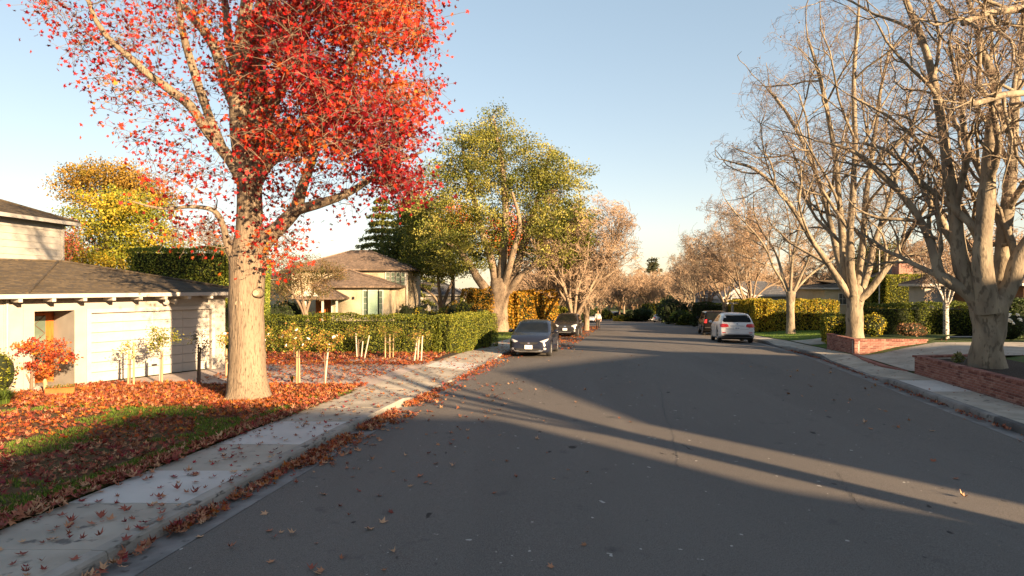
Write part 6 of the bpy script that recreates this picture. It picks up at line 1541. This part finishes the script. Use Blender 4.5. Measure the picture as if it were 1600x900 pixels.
TV = [(0, 0, .93, (.165, .115)), (0, .005, 1.10, (.15, .105)), (0, .01, 1.28, (.175, .115)), (0, .005, 1.40, (.145, .095)), (0, 0, 1.475, (.075, .07)), (-.18, 0, 1.40, .07), (-.255, -.035, 1.15, .058), (.18, 0, 1.40, .07), (.265, .02, 1.15, .058), (-.265, .02, .99, .046), (.27, .12, 1.01, .046)]
skin_mesh('shirt', TV, [(0, 1), (1, 2), (2, 3), (3, 4), (3, 5), (5, 6), (3, 7), (7, 8), (6, 9), (8, 10)], M['shirt'], pr)
skin_mesh('trousers', [(0, 0, .93, (.16, .11)), (-.09, 0, .85, .10), (-.10, .07, .50, .078), (-.10, .10, .09, .062), (.09, 0, .85, .10), (.10, .01, .50, .078), (.10, -.16, .12, .062)], [(0, 1), (1, 2), (2, 3), (0, 4), (4, 5), (5, 6)], M['trouser'], pr)
mb = MB(); mb.ball((0, -.002, 1.70), (.082, .098, .085), 14, 9); mb.v = [v for v in mb.v]; ho = mb.build('hair', M['hair'], pr, smooth=True)
for v in ho.data.vertices:
    if v.co.y > .045 and v.co.z < 1.73: v.co.y = .045
for sx in (-1, 1):
    mb = MB(); mb.ball((sx*.083, .01, 1.655), (.012, .02, .032), 8, 6); mb.build('ear', M['skin'], pr, smooth=True)
    mb = MB(); mb.ball((sx*.03, .105, 1.668), (.012, .008, .008), 8, 5); mb.build('eye', M['shoe'], pr, smooth=True)
mb = MB(); mb.ball((0, .118, 1.645), (.012, .018, .022), 8, 6); mb.build('nose', M['skin'], pr, smooth=True)
mb = MB(); mb.ball((0, .108, 1.605), (.025, .006, .006), 8, 5); mb.build('mouth', M['lampr'], pr, smooth=True)
for x, y, z in ((-.10, .15, .045), (.10, -.12, .05)):
    mb = MB(); mb.ball((x, y, z), (.048, .14, .045), 12, 7); mb.build('shoe', M['shoe'], pr, smooth=True)
pr.rotation_euler = (0, 0, math.pi)
# ------------------------------------------------------------------ grass and fallen leaves
rng = np.random.default_rng(99)
def leftedge(d): return XL(d)+LW
def blades(name, pts, h, cols, rng):
    n = len(pts); a = rng.random(n)*6.283; w = .006+.004*rng.random(n); H = h*rng.uniform(.5, 1.3, n); ln = rng.normal(0, .35, (n, 2))*H[:, None]
    dx = np.cos(a)*w; dy = np.sin(a)*w; P_ = np.array(pts)
    V = np.stack([P_+np.stack([dx, dy, 0*dx], -1), P_-np.stack([dx, dy, 0*dx], -1), P_+np.stack([ln[:, 0], ln[:, 1], H], -1)], 1).reshape(-1, 3)
    col = np.repeat(pal(rng, n, cols, None, .25), 3, axis=0)
    return tag(link(name, np_mesh(name, V, np.arange(3*n).reshape(-1, 3), [M['grass']], col=col)), kind='stuff')
GC = [(.06, .11, .014), (.10, .17, .022), (.15, .23, .03), (.18, .19, .04)]
def lawn_pts(n, d0, d1, o0, o1, side=-1, pw=1, dz=.185, keep=None):
    d = d0+(d1-d0)*rng.random(n)**pw; o = o0+(o1-o0)*rng.random(n)
    if side < 0: x = np.array([leftedge(q) for q in d])-o; z = np.array([zt(q)+dz for q in d])
    else: x = np.array([rx(q, 0) for q in d])+o; z = np.array([gz(a, q)+.012 for a, q in zip(x, d)])
    P_ = np.stack([x, d, z], -1)
    if keep is not None: P_ = P_[np.array([keep(p) for p in P_])]
    return P_
def gk(p):
    v = noise.noise((p[0]*.55+3, p[1]*.45, 0))+.5*noise.noise((p[0]*1.7, p[1]*1.7, 5)); o = leftedge(p[1])-p[0]
    return v > .13 or (o < .55+.3*noise.noise((p[1]*.6, 0, 0)) and rng.random() < .85)
blades('grass_blades', np.concatenate([lawn_pts(90000, 3.5, 17, 0, 6.5, keep=gk, pw=.8), lawn_pts(16000, 4, 16.5, 0, .55)]), .05, GC, rng)
blades('grass_blades', lawn_pts(22000, 35.5, 55, .05, 8, 1), .05, GC[:3], rng)
blades('grass_blades', lawn_pts(14000, 31, 50, .0, 7, -1, dz=.17), .06, GC[1:], rng)
LIT = [(.19, .045, .032), (.25, .068, .042), (.30, .11, .06), (.36, .17, .09), (.43, .25, .14), (.21, .026, .028)]
LORG = [(.27, .055, .016), (.33, .10, .02), (.37, .15, .028), (.19, .04, .018)]  # oranger litter, mostly for sunlit ground; the warm light is in the colour
def flatrot(rng, n, t):
    a = rng.random(n)*6.283; tx = rng.normal(0, t, n); ty = rng.normal(0, t, n); out = np.zeros((n, 3, 3))
    ca, sa = np.cos(a), np.sin(a); cx, sx = np.cos(tx), np.sin(tx); cy, sy = np.cos(ty), np.sin(ty)
    Rz = np.stack([ca, -sa, 0*a, sa, ca, 0*a, 0*a, 0*a, 0*a+1], -1).reshape(n, 3, 3); Rx = np.stack([0*a+1, 0*a, 0*a, 0*a, cx, -sx, 0*a, sx, cx], -1).reshape(n, 3, 3); Ry = np.stack([cy, 0*a, sy, 0*a, 0*a+1, 0*a, -sy, 0*a, cy], -1).reshape(n, 3, 3)
    return Rz @ Rx @ Ry
LP_, LS_, LT_, LC_ = [], [], [], []
def litter(P_, smin, smax, tilt_, cols, zup=.015, w=None):
    n = len(P_)
    if not n: return
    P_ = P_.copy(); P_[:, 2] += zup*rng.random(n)+.014
    LP_.append(P_); LS_.append(rng.uniform(smin, smax, n)); LT_.append(np.full(n, tilt_)); LC_.append(pal(rng, n, cols, w, .2))
def area(n, d0, d1, xa, xb, z, pw=1):
    d = d0+(d1-d0)*rng.random(n)**pw; t = rng.random(n); x = np.array([xa(q) for q in d])*(1-t)+np.array([xb(q) for q in d])*t
    return np.stack([x, d, np.array([z(a, q) for a, q in zip(x, d)])], -1)
lawnz = lambda x, d: zt(d)+.185
kp = lambda p: not gk(p) or rng.random() < .22
q = lawn_pts(15000, 3.2, 16.8, .0, 8.0, keep=kp, pw=.9); litter(q[q[:, 1] < 11.5], .055, .145, .42, LIT, .04); litter(q[q[:, 1] >= 11.5], .06, .14, .42, LIT[:4]+LORG, .04)  # farther leaves oranger: sunlit warmth put into their colour
litter(lawn_pts(1300, 4, 16, -.12, .25), .10, .18, .4, LIT, .03)
# leaf band round the gum and roses, sunlight put into its orange colour
def ink(p):      # keep out of the driveway
    return True
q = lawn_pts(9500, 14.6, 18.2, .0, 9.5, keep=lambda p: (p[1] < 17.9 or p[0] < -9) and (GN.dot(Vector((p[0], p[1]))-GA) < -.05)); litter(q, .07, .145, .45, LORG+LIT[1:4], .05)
# thinner leaves on the driveway, thick along its far edge and in the rose bed
litter(area(1500, 18.2, 23.0, lambda d: -9.5+(d-18)*.2, lambda d: leftedge(d)-.3, lambda x, d: zt(d)+.20, .8), .07, .14, .25, LORG+LIT[1:4], .01)
litter(area(1500, 22.2, 23.4, lambda d: -9.8, lambda d: leftedge(d)+.1, lambda x, d: zt(d)+.20), .07, .15, .3, LORG+LIT[:3], .02)
litter(area(2600, 23.5, 26.4, lambda d: -10.6, lambda d: leftedge(d)-.1, lambda x, d: zt(d)+.19), .07, .15, .35, LORG+LIT, .03)
litter(area(420, 2, 16.5, lambda d: leftedge(d)+.05, lambda d: XL(d)-.02, lambda x, d: zt(d)+.155, 1), .07, .15, .16, LIT+[(.30, .02, .03)], .004)
litter(area(260, 16.5, 26, lambda d: leftedge(d)+.05, lambda d: XL(d)-.02, lambda x, d: zt(d)+kh(d)+(.15-kh(d))*min(1, (XL(d)-x)/1.7)), .07, .13, .16, LORG, .004)
litter(area(350, 26, 60, lambda d: leftedge(d)+.05, lambda d: XL(d)-.02, lambda x, d: zt(d)+.15), .08, .14, .16, LORG, .004)
# gutter drift on the left
def drift(n, d0, d1, off, wid, fx, s=1, h=.08):
    d = d0+(d1-d0)*rng.random(n); w = np.abs(rng.normal(0, wid, n))*(0.45+.55*np.clip((d-5.5)/6, .1, 1)) ; x = np.array([fx(q) for q in d])+s*(off+w)
    z = np.array([zt(q) for q in d])+h*np.exp(-(w/.14)**2)*rng.random(n)
    m = np.array([noise.noise((q*1.2, 0, off)) for q in d]) > -.25*np.clip((d-4)/4, .2, 1)
    return np.stack([x, d, z], -1)[m]
litter(drift(1050, 7.6, 16.9, .05, .14, XL, h=.05), .07, .14, .5, LIT[:5]+LORG[:2], .02)
litter(drift(60, 4.9, 7.4, .05, .10, XL, h=.04), .08, .15, .4, LIT[:5], .02)
litter(drift(700, 10.5, 17.2, .1, .30, XL, h=.02), .08, .15, .3, LIT[1:5]+LORG[:2], .01)
litter(drift(900, 17, 30, .02, .28, XL, h=.03), .07, .14, .35, LORG+LIT[:3], .02)
litter(area(1700, 30, 75, lambda d: XL(d)+.02, lambda d: XL(d)+2.6, lambda x, d: zt(d)+.03), .10, .17, .2, LORG, .01)
# the road: sparse
roadz = lambda x, d: zt(d)+.005+.07*math.sin(math.pi*min(1, max(0, (x-XL(d)-.46)/(XR(d)-XL(d)-.8))))*(1 if d < 100 else .5)-.008
litter(area(150, 4.5, 20, lambda d: XL(d)+.45, lambda d: XL(d)+2.6, roadz, .8), .07, .15, .2, LIT[1:5], .0)
litter(area(70, 5, 30, lambda d: XL(d)+2.0, lambda d: XL(d)+6, roadz), .05, .12, .2, LIT[2:5], .0)
litter(area(46, 7, 24, lambda d: XR(d)-3.6, lambda d: XR(d)-.4, roadz), .06, .15, .3, LIT[2:5], .0)
litter(area(240, 5, 40, lambda d: XL(d)+.5, lambda d: XR(d)-.4, roadz), .012, .03, .3, [(.4, .36, .3), (.3, .22, .15)], .0)
# right gutter and pavement
litter(drift(650, 9, 30, .03, .075, XR, -1, .03), .05, .11, .5, LIT[:4], .01)
litter(area(50, 9, 30, lambda d: XR(d)+.05, lambda d: XR(d)+1.3, lambda x, d: zt(d)+.155), .05, .10, .3, LIT[:3], .004)
litter(area(25, 14, 26, lambda d: XR(d)+1.9, lambda d: XR(d)+6, lambda x, d: gz(x, d)+.03), .05, .10, .3, LIT[:3], .004)
P_ = np.concatenate(LP_); S_ = np.concatenate(LS_); T_ = np.concatenate(LT_); C_ = np.concatenate(LC_); n = len(P_)
R = np.concatenate([flatrot(rng, len(p), t[0]) for p, t in zip(LP_, LT_)])
px = 800+F*P_[:, 0]/P_[:, 1]; py = HZ+F*(CH-P_[:, 2])/P_[:, 1]
score = np.where((px > -5) & (px < 1605) & (py < 905), S_/P_[:, 1]*np.where(P_[:, 0] > [XL(d)-1.8 for d in P_[:, 1]], 1.35, 1), 0)
big = np.argsort(-score)[:300]
base = [mat(f'dry_leaf', c, tuple(x*1.25 for x in c), 12, .75) for c in LIT]
curl = []
for k in range(3):
    v = STAR[0].copy(); v[:, 2] = v[:, 2]*(1+.9*k)+.10*k*np.sin(v[:, 0]*6+k)*.5+(k == 2)*.7*np.abs(v[:, 0]); curl.append(v)
lm = {}
names = ['dark red', 'red', 'russet', 'brown', 'tan', 'crimson']
for i in big:
    k = int(np.argmin(((np.array(LIT)-C_[i])**2).sum(1))); j = int(i) % 3
    if (k, j) not in lm: lm[(k, j)] = np_mesh('fallen_leaf', curl[j], STAR[1], [base[k]])
    x, d = P_[i, 0], P_[i, 1]
    zone = ('on the leafy lawn' if x < leftedge(d) else 'on the left pavement' if x < XL(d) else 'in the left gutter' if x < XL(d)+.5 else 'on the left asphalt' if x < (XL(d)+XR(d))/2-1.5 else 'on the right asphalt' if x < XR(d)-.36 else 'by the right kerb')
    dist = 'in the foreground' if d < 7.5 else 'just beyond the foreground' if d < 11 else 'level with the red tree'
    o = link('fallen_leaf', lm[(k, j)]); o.location = P_[i]; o.rotation_euler = Matrix(R[i].tolist()).to_euler(); o.scale = (S_[i],)*3
    tag(o, f'{names[k]} star leaf {zone} {dist}', 'leaf', f'{names[k]} star leaves {zone} {dist}')
rest = np.setdiff1d(np.arange(n), big)
ps = []; off = 0
fold = STAR[0].copy(); fold[:, 2] += .9*np.abs(fold[:, 0])
crisp = STAR[0]*np.array([.8, .9, 1]); crisp[:, 2] += .9*(crisp[:, 0]**2+crisp[:, 1]**2)
for k, tv in enumerate([curl[0], curl[1], fold, crisp, STAR[0]*np.array([.7, 1.1, 1.6])]):
    r_ = rest[rest % 5 == k]; V, Fc, c = scatter((tv, STAR[1]), P_[r_], S_[r_], R[r_], C_[r_]); ps.append((V, Fc+off, c)); off += len(V)
V, Fc, c = [np.concatenate([p[i] for p in ps]) for i in range(3)]
tag(link('fallen_leaves', np_mesh('fallen_leaves', V, Fc, [M['litter']], col=c)), kind='stuff')
# road furniture marks: sealed crack lines
crk = mat('crack_seal', (.022, .022, .022), (.035, .034, .033), 5, .6)
def crack(pts, w):
    V = []; q = []
    r_ = random.Random(len(pts)); P2 = []
    for i in range(len(pts)-1):
        for k in range(9):
            t = k/9; x = pts[i][0]*(1-t)+pts[i+1][0]*t+r_.uniform(-.03, .03); y = pts[i][1]*(1-t)+pts[i+1][1]*t; P2.append((x, y))
    for i, (x, y) in enumerate(P2):
        ww = w*r_.uniform(.2, 1); z = roadz(x, y)+.009; V += [(x-ww, y, z), (x+ww, y, z)]
        if i: q.append((2*i-2, 2*i-1, 2*i+1, 2*i))
    return tag(link('crack', np_mesh('crack', np.array(V), np.array(q), [crk])), kind='structure')
a = [G(x, y) for x, y in ((1028, 590), (1036, 640), (1052, 690), (1060, 745))]; crack([(p.x, p.y) for p in a], .008)
a = [G(x, y) for x, y in ((1310, 745), (1325, 775), (1350, 810))]; crack([(p.x, p.y) for p in a], .006)
seam = mat('asphalt_seam', (.12, .10, .085), (.16, .14, .12), 6, .9)
